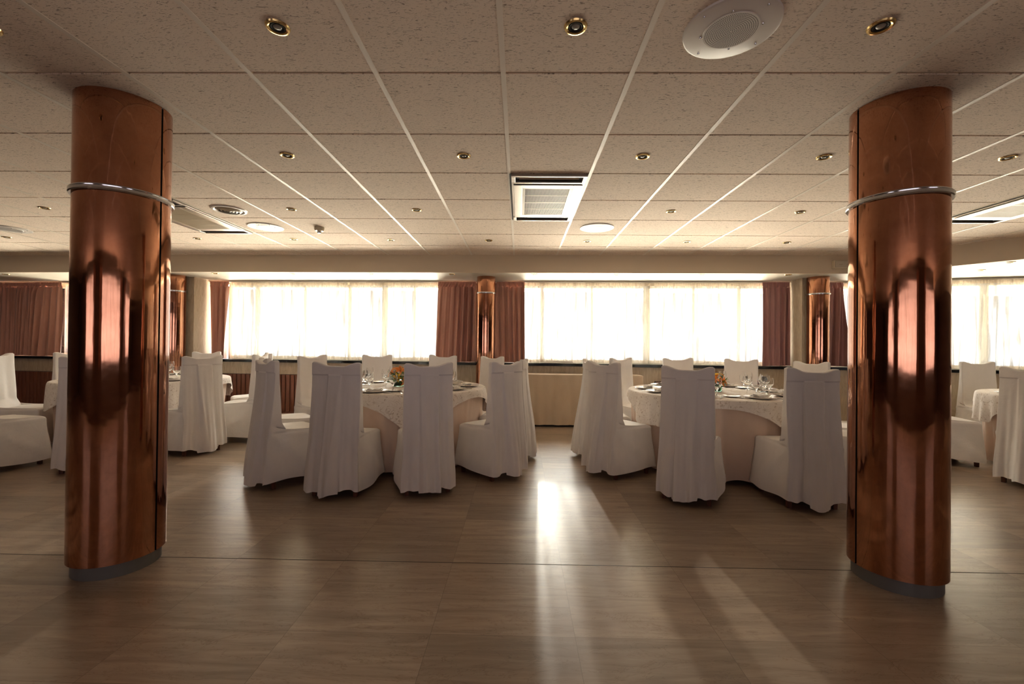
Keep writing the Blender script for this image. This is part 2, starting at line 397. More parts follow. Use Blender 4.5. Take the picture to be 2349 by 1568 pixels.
# ------------------------------------------------------------------ room shell
XL, XR, YB = -11.5, 10.0, -3.4
def Ym(x): return 6.99 - 0.047 * x          # sheer plane, main window wall
def Yl(x): return 7.2 - 0.11 * (x + 5.2)    # window wall left of the left pier
def Yr(x): return 6.38 - 0.28 * (x - 6.27)  # window wall right of the right pier
fl = MB().box(XL, XR, YB, 8.4, -0.1, 0).obj('floor', M_floor)
struct(fl, 'polished beige-brown stone floor with long wavy grain', 'floor')
struct(MB().box(XL, XR, 2.427, 2.433, -0.004, 0.0006).obj('trim_1', M_joint), 'thin dark joint line across the stone floor', 'floor joint')
edge = [(XL, 6.80), (-4.8, 6.345), (-0.1, 6.205), (4.2, 6.07), (4.80, 6.045), (5.3, 5.41), (5.62, 4.99), (6.1, 4.2), (6.6, 2.6), (6.8, 0.5), (6.8, YB)]
def clip(poly, ax, val, keep_less):       # cut a polygon along one axis
    o = []
    for i in range(len(poly)):
        p, q = poly[i], poly[(i + 1) % len(poly)]
        pi_, qi = (p[ax] <= val) == keep_less or p[ax] == val, (q[ax] <= val) == keep_less or q[ax] == val
        if pi_: o.append(p)
        if pi_ != qi and p[ax] != q[ax]:
            t = (val - p[ax]) / (q[ax] - p[ax]); o.append((lerp(p[0], q[0], t), lerp(p[1], q[1], t)))
    return o
cpoly = [(XL, YB)] + [(6.8, YB)] + [(x, y) for x, y in reversed(edge[:-1])]
cg = MB()
GX, GY = -0.0895, 2.0486
for i in range(-20, 12):
    for j in range(-10, 9):
        x0, x1, y0, y1 = GX + 0.6 * i + 0.011, GX + 0.6 * (i + 1) - 0.011, GY + 0.6 * j + 0.009, GY + 0.6 * (j + 1) - 0.009
        c = cpoly
        for ax, val, kl in ((0, x0, False), (0, x1, True), (1, y0, False), (1, y1, True)):
            c = clip(c, ax, val, kl)
            if len(c) < 3: break
        if len(c) < 3: continue
        a2 = sum(c[k][0] * c[(k + 1) % len(c)][1] - c[(k + 1) % len(c)][0] * c[k][1] for k in range(len(c)))
        if abs(a2) < 1e-4: continue
        if a2 < 0: c = c[::-1]
        cg.prism(c, CEIL, CEIL + 0.02)
cg.prism(cpoly, CEIL + 0.02, CEIL + 0.09)
struct(cg.obj('ceiling', M_tile), 'suspended ceiling of square fissured tiles', 'ceiling')
outer = [(XR, YB), (XR, 8.4), (XL, 8.4)]
struct(MB().prism(edge + outer, SOF, SOF + 0.10).obj('ceiling_soffit', M_lowc), 'smooth white lowered ceiling along the windows', 'ceiling')
fb = MB()
for (a, b) in zip(edge[:-1], edge[1:]):
    A = Vector((*a, 0)); B = Vector((*b, 0)); d = (B - A).normalized(); n = Vector((-d.y, d.x, 0)) * 0.02
    if n.y < 0 and n.x < 0: n = -n
    q = [A - n * 0.3, B - n * 0.3, B + n, A + n]
    fb.add([(p.x, p.y, SOF - 0.001) for p in q] + [(p.x, p.y, CEIL + 0.05) for p in q],
           [(3, 2, 1, 0), (4, 5, 6, 7), (0, 1, 5, 4), (1, 2, 6, 5), (2, 3, 7, 6), (3, 0, 4, 7)])
struct(fb.obj('trim_soffit', M_plaster), 'plain cream upright face of the lowered ceiling', 'soffit face')
# T-bar grid, clipped to the tile area
def ymax(x):
    for (a, b) in zip(edge[:-1], edge[1:]):
        if a[0] <= x <= b[0] and b[0] > a[0]: return lerp(a[1], b[1], (x - a[0]) / (b[0] - a[0]))
    return YB
def xmax(y):
    best = 4.8
    for (a, b) in zip(edge[4:-1], edge[5:]):
        if min(a[1], b[1]) <= y <= max(a[1], b[1]) and a[1] != b[1]: return lerp(a[0], b[0], (y - a[1]) / (b[1] - a[1]))
    return best
GX, GY = -0.0895, 2.0486
tb = MB()
for i in range(-19, 12):
    x = GX + 0.6 * i
    if XL < x < 6.75: tb.box(x - 0.012, x + 0.012, YB, ymax(x) - 0.004, CEIL - 0.003, CEIL + 0.012)
for j in range(-11, 8):
    y = GY + 0.6 * j
    if y > YB:
        xl = XL
        if y > 6.0:
            xl = XL; xr = next((x / 100 for x in range(480, -1150, -5) if ymax(x / 100) > y + 0.01), XL)
        else: xr = xmax(y) - 0.004
        tb.box(xl, xr, y - 0.010, y + 0.010, CEIL + 0.006, CEIL + 0.018)
struct(tb.obj('trim_ceiling_grid', M_tbar), 'white metal grid bars between the ceiling tiles', 'ceiling grid')

# window walls: a helper that lays boxes along a slanted line
def line_M(fn, x0, x1):
    a = Vector((x0, fn(x0), 0)); b = Vector((x1, fn(x1), 0)); d = (b - a); ln = d.length; d.normalize()
    n = Vector((-d.y, d.x, 0))
    Mx = Matrix((d, n, Vector((0, 0, 1)))).transposed().to_4x4(); Mx.translation = a
    return Mx, ln, d
ZS, ZT = 0.925, 2.20
LINES = {'centre': (Ym, -5.18, 4.15), 'left': (Yl, XL + 0.02, -5.45), 'right': (Yr, 4.42, XR - 0.02)}
def wall_line(side, fn, x0, x1):
    Mx, ln, d = line_M(fn, x0, x1)
    w = MB().box(0, ln, -0.03, 0.30, 0.001, ZS - 0.045, Mx)
    struct(w.obj('wall_under_' + side + '_window', M_trav), 'cream veined panelling below the ' + side + ' windows', 'wall')
    s = MB().box(0, ln, -0.085, 0.32, ZS - 0.045, ZS, Mx)
    struct(s.obj('trim_sill_' + side, M_sill, bevel=0.004), 'black stone window sill of the ' + side + ' windows', 'window sill')
    t = MB().box(0, ln, 0.10, 0.30, ZT - 0.02, SOF - 0.001, Mx)
    struct(t.obj('wall_over_' + side + '_window', M_plaster), 'narrow strip above the ' + side + ' windows', 'wall')
    r = MB().box(0, ln, -0.035, -0.005, SOF - 0.028, SOF - 0.001, Mx).box(0, ln, 0.03, 0.05, SOF - 0.028, SOF - 0.001, Mx)
    struct(r.obj('trim_curtain_rail_' + side, M_frame), 'white curtain rail along the ' + side + ' windows', 'curtain rail')
    return Mx, ln
for k, (fn, a, b) in LINES.items(): wall_line(k, fn, a, b)

def window(n, fn, x0, x1, mull, label):
    Mx, ln, d = line_M(fn, x0, x1); fr = MB(); y0, y1 = 0.16, 0.22
    fr.box(0, ln, y0, y1, ZS, ZS + 0.05, Mx).box(0, ln, y0, y1, ZT - 0.07, ZT - 0.02, Mx)
    fr.box(0, 0.05, y0, y1, ZS, ZT, Mx).box(ln - 0.05, ln, y0, y1, ZS, ZT, Mx)
    k = 1 / math.sqrt(1 + ((fn(x1) - fn(x0)) / (x1 - x0)) ** 2)
    for xm, ww in mull:
        s = (xm - x0) / k
        fr.box(s - ww / 2, s + ww / 2, y0, y1, ZS, ZT, Mx)
    o = fr.obj('window_%d' % n, M_frame, bevel=0.004); struct(o, label, 'window')
    p = MB(); p.box(0.04, ln - 0.04, 0.187, 0.193, ZS + 0.04, ZT - 0.06, Mx)
    q = p.obj('pane', M_pane, o)
    return o
window(1, Ym, -4.95, -0.72, [(-4.45, 0.075), (-3.62, 0.03), (-2.85, 0.05), (-2.25, 0.09), (-1.75, 0.03)], 'wide window left of the middle copper column')
window(2, Ym, -0.30, 4.10, [(0.35, 0.05), (1.15, 0.03), (2.02, 0.10), (2.75, 0.03), (3.45, 0.05)], 'wide window right of the middle copper column')
window(3, Yl, -11.3, -5.50, [(-9.9, 0.06), (-8.6, 0.06), (-7.3, 0.08), (-6.4, 0.05)], 'window behind the nearest left copper column')
window(4, Yr, 4.50, 9.8, [(5.6, 0.07), (6.64, 0.09), (7.8, 0.06)], 'window behind the nearest right copper column')
struct(MB().prism([(-0.72, Ym(-0.72) + 0.10), (-0.72, Ym(-.72) + .3), (-0.30, Ym(-.3) + .3), (-0.30, Ym(-0.30) + 0.10)], ZS, ZT).obj('wall_between_windows', M_wallb))
struct(MB().box(-5.46, -5.155, 6.86, 7.55, 0, SOF).obj('wall_pier_left', M_trav), 'cream veined wall pier beside the left window', 'pier')
struct(MB().box(4.11, 4.44, 6.47, 7.12, 0, SOF).obj('wall_pier_right', M_trav), 'cream veined wall pier beside the right window', 'pier')

struct(MB().box(XL - 0.15, XL, YB, 8.4, 0, CEIL).obj('wall_left', M_wallb))
struct(MB().box(XR, XR + 0.15, YB, 8.4, 0, CEIL).obj('wall_right', M_wallb))
# wall behind the camera with its own curtained windows (seen mirrored in the copper)
wb = MB(); ops = [(-7.4, -4.2), (-2.4, 2.4), (4.2, 7.4)]
xs = XL
for a, b in ops:
    wb.box(xs, a, YB - 0.2, YB, 0, CEIL); wb.box(a, b, YB - 0.2, YB, 0, 0.9); wb.box(a, b, YB - 0.2, YB, 2.15, CEIL); xs = b
wb.box(xs, XR, YB - 0.2, YB, 0, CEIL)
struct(wb.obj('wall_rear', M_wallb))

# ------------------------------------------------------------------ radiator covers of upright slats
def slats(x0, x1, fn, z0, z1, label):
    Mx, ln, d = line_M(fn, x0, x1)
    t = thing('slatted_radiator_cover', label, 'radiator cover', Mx.translation, math.atan2(d.y, d.x), 'slatted radiator covers under the windows')
    b = MB().box(0, ln, -0.05, -0.032, z0, z1); b.obj('backing', M_black, t)
    s = MB(); n = int(ln / 0.075); st = ln / n
    for i in range(n): s.box(i * st + 0.007, (i + 1) * st - 0.007, -0.085, -0.05, z0, z1 - 0.004)
    s.obj('slat_panel', M_slat, t, bevel=0.006)
    MB().box(0, ln, -0.088, -0.05, 0.004, z0 - 0.002).obj('base_rail', M_slat, t)
slats(-5.0, -1.45, Ym, 0.08, 0.685, 'reddish-brown slatted radiator cover behind the left round table')
slats(2.10, 3.72, Ym, 0.08, 0.665, 'reddish-brown slatted radiator cover right of the draped sideboard')
slats(-9.9, -5.7, Yl, 0.08, 0.66, 'dark slatted radiator cover under the far left curtain')

# ------------------------------------------------------------------ curtains
def curtain_mesh(ln, z0, z1, wl, amp, seed, gather=0.12, flare=0.0, ny=26, wr=0.0, tilt=0.0):
    r = random.Random(seed); ph = [r.uniform(0, 6.28) for _ in range(8)]; nu = max(24, int(ln / wl * 14))
    k1 = 2 * PI / wl
    dg = [(r.uniform(0, ln), r.uniform(-0.5, 0.5), r.uniform(0.2, 0.6), r.uniform(0.02, 0.05), r.choice((-1, 1))) for _ in range(int(ln / 0.22) + 1)]
    def fn(u, v):
        z = lerp(z0, z1, v); top = ss(1 - gather, 1.0, v); s = u * ln
        s += wl * 0.35 * math.sin(s * 2.2 / wl * .5 + ph[7]) * math.sin(PI * u)
        ph2 = s + 0.05 * math.sin(s * 2.3 + ph[0]) + 0.03 * math.sin(s * 5.7 + ph[1]) + (1 - v) * 0.05 * math.sin(s * 1.7 + ph[3])
        a = amp * (0.62 + 0.38 * math.sin(s * 5.9 + ph[2])) * (1 - 0.5 * top) * (0.75 + 0.35 * (1 - v))
        y = a * math.sin(k1 * ph2 + ph[4]) + 0.35 * a * math.sin(2.3 * k1 * ph2 + ph[5] + 1.5 * v)
        y += 0.004 * math.sin(k1 * 3.1 * s) * top
        for c, sl, reach, am, sg in dg:
            if wr: 
                dd = s - c - sl * (v - 0.1) * 0.5
                y += wr * sg * am * math.exp(-(dd / 0.035) ** 2) * (1 - ss(reach * .6, reach + .25, v))
        x = s + (u - 0.5) * flare * (1 - v) + tilt * (1 - v)
        return (x, -y, z + (0.006 * math.sin(s * 9 + ph[6]) * (1 - ss(0, .2, v))))
    return nu, ny, fn
def drape(x0, x1, fn, m, label, seed, off=-0.05, flare=0.0, tilt=0.0, z0=0.932, group='satin drapes at the windows'):
    Mx, ln, d = line_M(fn, x0, x1)
    t = thing('curtain', label, 'curtain', Mx.translation, math.atan2(d.y, d.x), group)
    nu, ny, f = curtain_mesh(ln, z0, SOF - 0.10, 0.095, 0.060, seed, 0.1, flare, 22, 0, tilt)
    g = MB().grid(nu, ny, lambda u, v: (f(u, v)[0], f(u, v)[1] + off, f(u, v)[2])); g.obj('cloth', m, t, 'all')
    nu, ny, h = curtain_mesh(ln, SOF - 0.105, SOF - 0.022, 0.05, 0.017, seed + 50, 1.0, 0, 6)
    MB().grid(nu, 6, lambda u, v: (h(u, v)[0], h(u, v)[1] + off, h(u, v)[2])).obj('gathered_heading', m, t, 'all')
def voile(x0, x1, fn, label, seed, wl=0.10, amp=0.022, wr=1.0, tilt=0):
    Mx, ln, d = line_M(fn, x0, x1)
    t = thing('sheer_curtain', label, 'curtain', Mx.translation, math.atan2(d.y, d.x), 'sheer curtains over the windows')
    za, zb, zc, zd = 0.935, 0.985, SOF - 0.075, SOF - 0.022
    nu, ny, f = curtain_mesh(ln, za, zd, wl, amp, seed, 0.1, 0, 40, wr, tilt)
    def part(name, z0, z1, m, ny):
        MB().grid(nu, ny, lambda u, v: (lambda p: (p[0], p[1] + 0.04, p[2]))(f(u, (lerp(z0, z1, v) - za) / (zd - za)))).obj(name, m, t, 'all')
    part('cloth', zb, zc, M_sheer, 34); part('bottom_hem', za, zb, M_hem, 4); part('heading_tape', zc, zd, M_hem, 4)
drape(-5.13, -4.80, Ym, M_dr1, 'terracotta drape at the left end of the wide left window', 11, flare=-0.05, tilt=0.0)
drape(-1.31, -0.70, Ym, M_dr1, 'terracotta drape just left of the middle copper column', 12, flare=0.05)
drape(-0.375, 0.075, Ym, M_dr1, 'terracotta drape just right of the middle copper column', 13, flare=0.03)
drape(3.70, 4.10, Ym, M_dr2, 'dusty mauve drape left of the right wall pier', 14)
drape(4.50, 4.90, Yr, M_dr2, 'dusty mauve drape just right of the far right copper column', 15, flare=0.12)
drape(-11.4, -7.90, Yl, M_dr1, 'wide shadowed brown drape at the far left edge', 16, flare=-0.0)
voile(-4.84, -2.83, Ym, 'sheer curtain panel covering the left half of the wide left window', 21)
voile(-2.80, -1.22, Ym, 'sheer curtain panel next to the terracotta drape left of the middle column', 22)
voile(-0.02, 2.02, Ym, 'sheer curtain panel above the draped sideboard', 23, 0.08)
voile(2.03, 3.80, Ym, 'sheer curtain panel beside the mauve drape', 24, 0.085)
voile(-7.95, -6.65, Yl, 'sheer curtain sliver beside the dark far left drape', 25)
voile(-6.62, -5.50, Yl, 'sheer curtain seen between the two left copper columns', 26)
voile(4.80, 6.30, Yr, 'sheer curtain sliver left of the nearest right copper column', 27)
voile(6.32, 9.6, Yr, 'sheer curtain at the far right edge of the room', 28, 0.11)
# curtains of the rear windows
def Yb(x): return YB + 0.06
for i, (a, b) in enumerate(ops):
    nu, ny, f = curtain_mesh(b - a + 0.1, 0.92, 2.14, 0.1, 0.02, 60 + i)
    o = MB().grid(nu, ny, lambda u, v: (f(u, v)[0] + a - 0.05, YB - 0.09 + f(u, v)[1] * .7, f(u, v)[2])).obj('sheer_curtain', M_sheer, None, 'all')
    tag(o, 'sheer curtain over the %s rear window, mirrored in the copper columns' % ['left', 'middle', 'right'][i], 'curtain', 'sheer curtains of the rear windows')
    for s in (0, 1):
        x = a - 0.35 if s == 0 else b - 0.25
        nu, ny, f2 = curtain_mesh(0.6, 0.85, 2.3, 0.1, 0.035, 80 + i * 2 + s)
        o = MB().grid(nu, ny, lambda u, v: (f2(u, v)[0] + x, YB + 0.07 + f2(u, v)[1], f2(u, v)[2])).obj('curtain', M_dr1, None, 'all')
        tag(o, 'brown drape %s of the %s rear window, mirrored in the copper columns' % (['left', 'right'][s], ['left', 'middle', 'right'][i]), 'curtain', 'drapes of the rear windows')

# folded linen on the sill
t = thing('folded_tablecloth', 'folded white cloth lying on the black sill above the sideboard', 'folded cloth', (0.585, Ym(0.585) - 0.030, ZS), math.atan(-0.047))
for k in range(3):
    g = MB(); zz = 0.013 * k
    g.grid(18, 8, lambda u, v: (lambda a, x: (x, 0.040 * math.cos(a) * (1 - .12 * k), zz + 0.007 + 0.006 * math.sin(a) + 0.003 * math.sin(x * 9 + k)))(2 * PI * v, (u - .5) * (0.54 - .06 * k) + 0.02 * k))
    g.obj('fold', M_linen, t, 'all')

# ------------------------------------------------------------------ copper columns
def big_column(x, y, label):
    t = thing('copper_column', label, 'column', (x, y, 0), 0, 'large copper-clad columns near the camera')
    MB().lathe([(0.0, 0), (0.187, 0), (0.187, 0.075), (0.17, 0.075)], 64).obj('plinth', M_plinth, t, True)
    MB().lathe([(0.196, 0.07), (0.196, CEIL - 0.002)], 64).obj('core', M_black, t, True)
    for s in (0, 1):
        a0 = s * PI + R(1.6); a1 = (s + 1) * PI - R(1.6)
        g = MB(); pr = [(0.196, 0.072), (0.206, 0.072), (0.206, 1.965), (0.198, 1.967)]
        g.lathe(pr, 72, None, (a0, a1)); g.obj('cladding_panel', M_copper, t, True)
        g = MB(); pr = [(0.198, 1.985), (0.206, 1.987), (0.206, CEIL - 0.001)]
        g.lathe(pr, 72, None, (a0, a1)); g.obj('upper_cladding_panel', M_copper, t, True)
    g = MB(); g.lathe([(0.199, 1.960), (0.216, 1.960), (0.220, 1.966), (0.218, 1.975), (0.220, 1.984), (0.216, 1.990), (0.199, 1.990)], 72)
    g.obj('chrome_ring', M_chrome, t, True)
    for s in (0, 1):
        g = MB(); a = s * PI
        g.lathe([(0.196, 0.073), (0.200, 0.073), (0.200, CEIL - 0.002)], 4, None, (a - R(0.5), a + R(0.5))); g.obj('seam_strip', M_chrome, t)
    return t
big_column(-2.165, 2.355, 'large round copper-clad column nearest on the left')
big_column(1.990, 2.355, 'large round copper-clad column nearest on the right')
def small_column(x, y, label):
    t = thing('slim_copper_column', label, 'column', (x, y, 0), 0, 'slim copper-clad columns at the window wall')
    MB().lathe([(0.0, 0), (0.130, 0), (0.130, 0.07), (0.1, 0.07)], 40).obj('plinth', M_plinth, t, True)
    MB().lathe([(0.130, 0.068), (0.140, 0.068), (0.140, 1.97), (0.132, 1.972)], 48).obj('cladding_panel', M_copper, t, True)
    MB().lathe([(0.132, 1.985), (0.140, 1.987), (0.140, SOF - 0.001)], 48).obj('upper_cladding_panel', M_copper, t, True)
    MB().lathe([(0.13, 1.966), (0.148, 1.966), (0.151, 1.978), (0.148, 1.990), (0.13, 1.990)], 48).obj('chrome_ring', M_chrome, t, True)
small_column(-5.35, 6.87 - 0.14, 'slim copper column at the left pier, partly behind the near left column')
small_column(-0.513, 6.63, 'slim copper column in the middle between the terracotta drapes')
small_column(4.29, 6.40, 'slim copper column in front of the right wall pier')

# ------------------------------------------------------------------ ceiling fittings
def gpos(i, j): return (GX + 0.6 * i, GY + 0.6 * j)
def downlight(loc, label, first=[None]):
    if first[0]: return dup(first[0], loc, rnd.uniform(0, 6), label)
    t = thing('recessed_downlight', label, 'ceiling light', loc, 0, 'brass-rimmed recessed downlights')
    MB().lathe([(0.029, 0.004), (0.031, -0.004), (0.037, -0.0075), (0.044, -0.006), (0.047, 0.0)], 40).obj('brass_trim', M_brass, t, True)
    MB().lathe([(0.031, -0.001), (0.026, -0.0045), (0.023, -0.003), (0.021, -0.0005), (0.0, -0.0004)], 32).obj('inner_collar', M_black, t, True)
    MB().lathe([(0.0165, -0.0006), (0.014, -0.0045), (0.008, -0.007), (0.0, -0.0075)], 24).obj('lamp_lens', M_bulb, t, True)
    first[0] = t
    return t
ordn = ['first', 'second', 'third', 'fourth', 'fifth', 'sixth', 'seventh', 'eighth', 'ninth']
rows = [('the ceiling row nearest the camera', -0.5, [-3.5, -1.5, 0.5, 2.5]),
        ('the ceiling row just above the two large columns', 1.5, [-2.5, -0.5, 1.5, 3.5, 5.5]),
        ('the ceiling row level with the air conditioner', 3.5, [-7.5, -3.5, -1.5, 2.5, 4.5]),
        ('the last tile-ceiling row before the soffit', 5.5, [-10.5, -6.5, -4.5, -2.5, -0.5, 1.5, 3.5, 5.5])]
for nm, j, cols in rows:
    for q, i in enumerate(cols):
        x, y = gpos(i, j); downlight((x, y, CEIL), 'brass-rimmed downlight, %s from the left in %s' % (ordn[q], nm))
for q, (x, y) in enumerate([(-8.04, 6.73), (-4.55, 6.47), (-3.37, 6.46), (-2.19, 6.41), (-0.99, 6.36), (0.2, 6.3), (1.37, 6.27), (2.56, 6.22), (3.73, 6.18), (5.66, 5.17), (5.87, 5.70)]):
    lab = 'small brass downlight in the lowered soffit, '
    lab += ['at the far left over the dark drape', 'above the left terracotta drape', 'first of those over the left sheer curtains', 'second of those over the left sheer curtains',
            'just left of the middle copper column', 'just right of the middle copper column', 'above the right end of the sideboard', 'above the mullion of the right window',
            'just left of the right copper column', 'nearest the camera on the right', 'far right beside the near right column'][q]
    downlight((x, y, SOF), lab)

def speaker(loc, label, first=[None]):
    if first[0]: return dup(first[0], loc, rnd.uniform(0, 1), label)
    t = thing('ceiling_speaker', label, 'ceiling speaker', loc, 0.3, 'round white ceiling speakers')
    MB().lathe([(0.0, -0.010), (0.17, -0.010), (0.179, -0.007), (0.181, 0.0), (0.175, 0.0)], 64).obj('mounting_plate', M_spk, t, True)
    MB().lathe([(0.105, -0.0102), (0.103, -0.0125), (0.0, -0.0125)], 48).obj('speaker_mesh', M_spkd if False else M_spk, t, True)
    g = MB()
    for k in range(1, 14):
        n = int(k * 7); rad = 0.0073 * k
        for i in range(n):
            a = 2 * PI * i / n + k
            g.disc(0.0021, -0.0128, 6, None, rad * math.cos(a), rad * math.sin(a), False)
    g.obj('perforations', M_black, t)
    for rad, zz, off in ((0.155, -0.010, 0.2), (0.112, -0.0102, 0.9)):
        for i in range(4):
            a = off + i * PI / 2
            MB().lathe([(0.005, 0.0), (0.004, -0.003), (0.0, -0.0035)], 10, Matrix.Translation((rad * math.cos(a), rad * math.sin(a), zz))).obj('screw', M_chrome, t, True)
    first[0] = t
speaker((0.83, 1.76, CEIL), 'large-looking round white ceiling speaker nearest the camera')
speaker((-2.81, 4.79, CEIL), 'round white ceiling speaker left of the smoke detector')
speaker((0.82, 4.74, CEIL), 'round white ceiling speaker beyond the central air conditioner')
speaker((-5.87, 4.95, CEIL), 'round ceiling speaker at the far left edge')

t = thing('round_air_diffuser', 'round ringed air diffuser in the ceiling by the left air conditioner', 'air vent', (-2.81, 4.18, CEIL), 0)
MB().lathe([(0.118, -0.004), (0.13, -0.012), (0.148, -0.010), (0.155, 0.0)], 48).obj('outer_ring', M_spk, t, True)
MB().lathe([(0.118, -0.002), (0.0, -0.002)], 48).obj('throat', M_black, t)
for rad in (0.104, 0.076, 0.048, 0.022):
    MB().lathe([(rad - 0.016, -0.020), (rad - 0.006, -0.018), (rad + 0.008, -0.004), (rad + 0.004, -0.004), (rad - 0.010, -0.016), (rad - 0.016, -0.020)], 40).obj('diffuser_ring', M_gr, t, True)
t = thing('smoke_detector', 'small cream smoke detector hanging from the ceiling', 'smoke detector', (-2.22, 4.80, CEIL), 0)
MB().lathe([(0.0, 0), (0.052, 0), (0.052, -0.022), (0.043, -0.040), (0.022, -0.044), (0, -0.044)], 32).obj('housing', M_plast, t, True)
g = MB().lathe([(0.02, -0.044), (0.02, -0.050), (0.017, -0.066), (0.0, -0.068)], 24); g.obj('sensor_cap', M_chrome, t, True)
g = MB()
for i in range(6):
    a = i * PI / 3; g.box(0.019 * math.cos(a) - .002, 0.019 * math.cos(a) + .002, 0.019 * math.sin(a) - .002, 0.019 * math.sin(a) + .002, -0.062, -0.045)
g.obj('sensor_cage', M_black, t)

def aircon(i, j, label, first=[None]):
    loc = (GX + 0.6 * i + 0.3, GY + 0.6 * j + 0.6, CEIL)
    if first[0]: return dup(first[0], loc, 0, label)
    t = thing('ceiling_air_conditioner', label, 'air conditioner', loc, 0, 'cassette air conditioners in the tile ceiling')
    X, Y = 0.285, 0.588; z = -0.022
    g = MB()   # body tray with recessed slots at both short ends
    g.box(-X, X, -Y + 0.155, Y - 0.155, z + 0.006, -0.0005)
    for s in (-1, 1):
        ya, yb = sorted((s * (Y - 0.155), s * (Y - 0.125))); g.box(-X, X, ya, yb, z + 0.003, -0.0005)
        ya, yb = sorted((s * (Y - 0.02), s * Y)); g.box(-X, X, ya, yb, z + 0.003, -0.0005)
        ya, yb = sorted((s * (Y - 0.125), s * (Y - 0.02))); g.box(-X, -X + 0.03, ya, yb, z + 0.003, -0.0005); g.box(X - 0.03, X, ya, yb, z + 0.003, -0.0005)
    g.obj('housing', M_steel, t, bevel=0.003)
    MB().box(-X + 0.03, X - 0.03, -Y + 0.02, -Y + 0.125, -0.003, -0.001).obj('outlet_slot', M_black, t)
    MB().box(-X + 0.03, X - 0.03, Y - 0.125, Y - 0.02, -0.003, -0.001).obj('outlet_slot', M_black, t)
    for s in (-1, 1):
        g = MB(); Mx = Matrix.Translation((0, s * (Y - 0.055), -0.010)) @ Matrix.Rotation(s * 0.5, 4, 'X')
        g.box(-X + 0.06, X - 0.06, -0.012, 0.012, -0.0015, 0.0015, Mx); g.obj('air_flap', M_steel, t)
    g = MB(); fy = Y - 0.165   # raised lid frame around the grille
    gx, gy = 0.20, 0.355
    for a in ((-0.27, -gx, -fy, fy), (gx, 0.27, -fy, fy), (-gx, gx, -fy, -gy), (-gx, gx, gy, fy)): g.box(a[0], a[1], a[2], a[3], z - 0.004, z + 0.004)
    g.obj('lid_frame', M_steel, t, bevel=0.003)
    MB().box(-gx, gx, -gy, gy, z + 0.0048, z + 0.0058).obj('filter_cavity', M_black, t)
    g = MB(); n = 36
    for k in range(n):
        x = lerp(-gx + 0.022, gx - 0.022, k / (n - 1)); g.box(x - 0.0019, x + 0.0019, -gy + 0.005, gy - 0.005, z - 0.003, z + 0.002)
    for y in (-gy + 0.006, -0.178, 0, 0.178, gy - 0.006):
        ww = 0.006 if abs(y) in (0, gy - 0.006) else 0.0025
        g.box(-gx, gx, y - ww, y + ww, z - 0.0035, z + 0.002)
    g.box(-gx, -gx + 0.02, -gy, gy, z - 0.004, z + 0.003); g.box(gx - 0.02, gx, -gy, gy, z - 0.004, z + 0.003)
    g.obj('intake_grille', M_gr, t)
    g = MB()
    for k in range(7): g.box(-0.20 + k * 0.0075, -0.196 + k * 0.0075, -fy + 0.028, -fy + 0.031, z - 0.0046, z - 0.0036)
    g.obj('tiny_maker_plate', M_black, t)
    g = MB(); g.box(-0.30, -X, -0.6, 0.6, -0.004, -0.0005); g.box(X, 0.288, -0.6, 0.6, -0.004, -0.0005); g.obj('edge_gap', M_black, t)
    first[0] = t
aircon(0, 2, 'ceiling air conditioner with a barred grille in the middle of the room')
aircon(-6, 3, 'ceiling air conditioner beside the near left copper column')
aircon(7, 2, 'ceiling air conditioner at the far right edge')

Mx, ln, d = line_M(lambda x: 6.07 - 0.0315 * (x - 4.2), 4.245, 4.485)
t = thing('emergency_light', 'small cream emergency light box on the soffit face, left of the near right column', 'emergency light', Mx.translation + Vector((0, 0, 2.286)), math.atan2(d.y, d.x))
MB().box(0, ln, -0.05, -0.001, 0, 0.118).obj('housing', M_plast, t, bevel=0.008)
MB().box(0.02, ln - 0.02, -0.056, -0.048, 0.015, 0.103).obj('diffuser', M_frame, t, bevel=0.003)
g = MB()
for k in range(4): g.box(0.07 + k * 0.012, 0.077 + k * .012, -0.0575, -0.0555, 0.05, 0.06)
g.box(0.17, 0.19, -0.0575, -0.0555, 0.045, 0.065); g.obj('indicator', mat('faded_print', (0.35, 0.3, 0.22), 0.6), t)

# ------------------------------------------------------------------ sideboard
t = thing('draped_sideboard', 'long table draped in plain beige cloth below the window', 'sideboard', (0, 0, 0), 0)
sx0, sx1 = -0.10, 1.83; yb = 6.80; yf = 6.52
def side(u, v):   # skirt loop
    pts = [(sx0, yb), (sx0, yf), (sx1, yf), (sx1, yb)]; seg = [yb - yf, sx1 - sx0, yb - yf]; tot = sum(seg); s = u * tot
    z = lerp(0.03, 0.765, v); am = 0.012 * (1 - v) + 0.001
    f = am * (math.sin(s * 21) + .6 * math.sin(s * 47 + 1))
    if s < seg[0]: return (sx0 - f * .5 - .01 * (1 - v), lerp(yb, yf, s / seg[0]), z)
    s -= seg[0]
    if s < seg[1]: return (sx0 + s, yf - f - 0.012 * (1 - v), z)
    s -= seg[1]; return (sx1 + f * .5 + .02 * (1 - v), lerp(yf, yb, min(1, s / seg[2])), z)
MB().grid(260, 8, side).obj('cloth_skirt', M_side, t, 'all')
g = MB().box(sx0, sx1, yf, yb + 0.06, 0.762, 0.772); g.obj('cloth_top', M_side, t, bevel=0.004)
MB().box(sx0 + 0.02, sx1 - 0.02, yf + 0.02, yb, 0.735, 0.760).obj('table_top', M_top, t)
for x in (sx0 + .06, sx1 - .1):
    for y in (yf + .05, yb - .05): MB().box(x, x + 0.04, y, y + 0.04, 0, 0.735).obj('leg', M_wood, t)
MB().box(sx0 + 0.02, sx1 - 0.02, yf + 0.03, yf + 0.05, 0.0, 0.045).obj('base_rail', M_black, t)

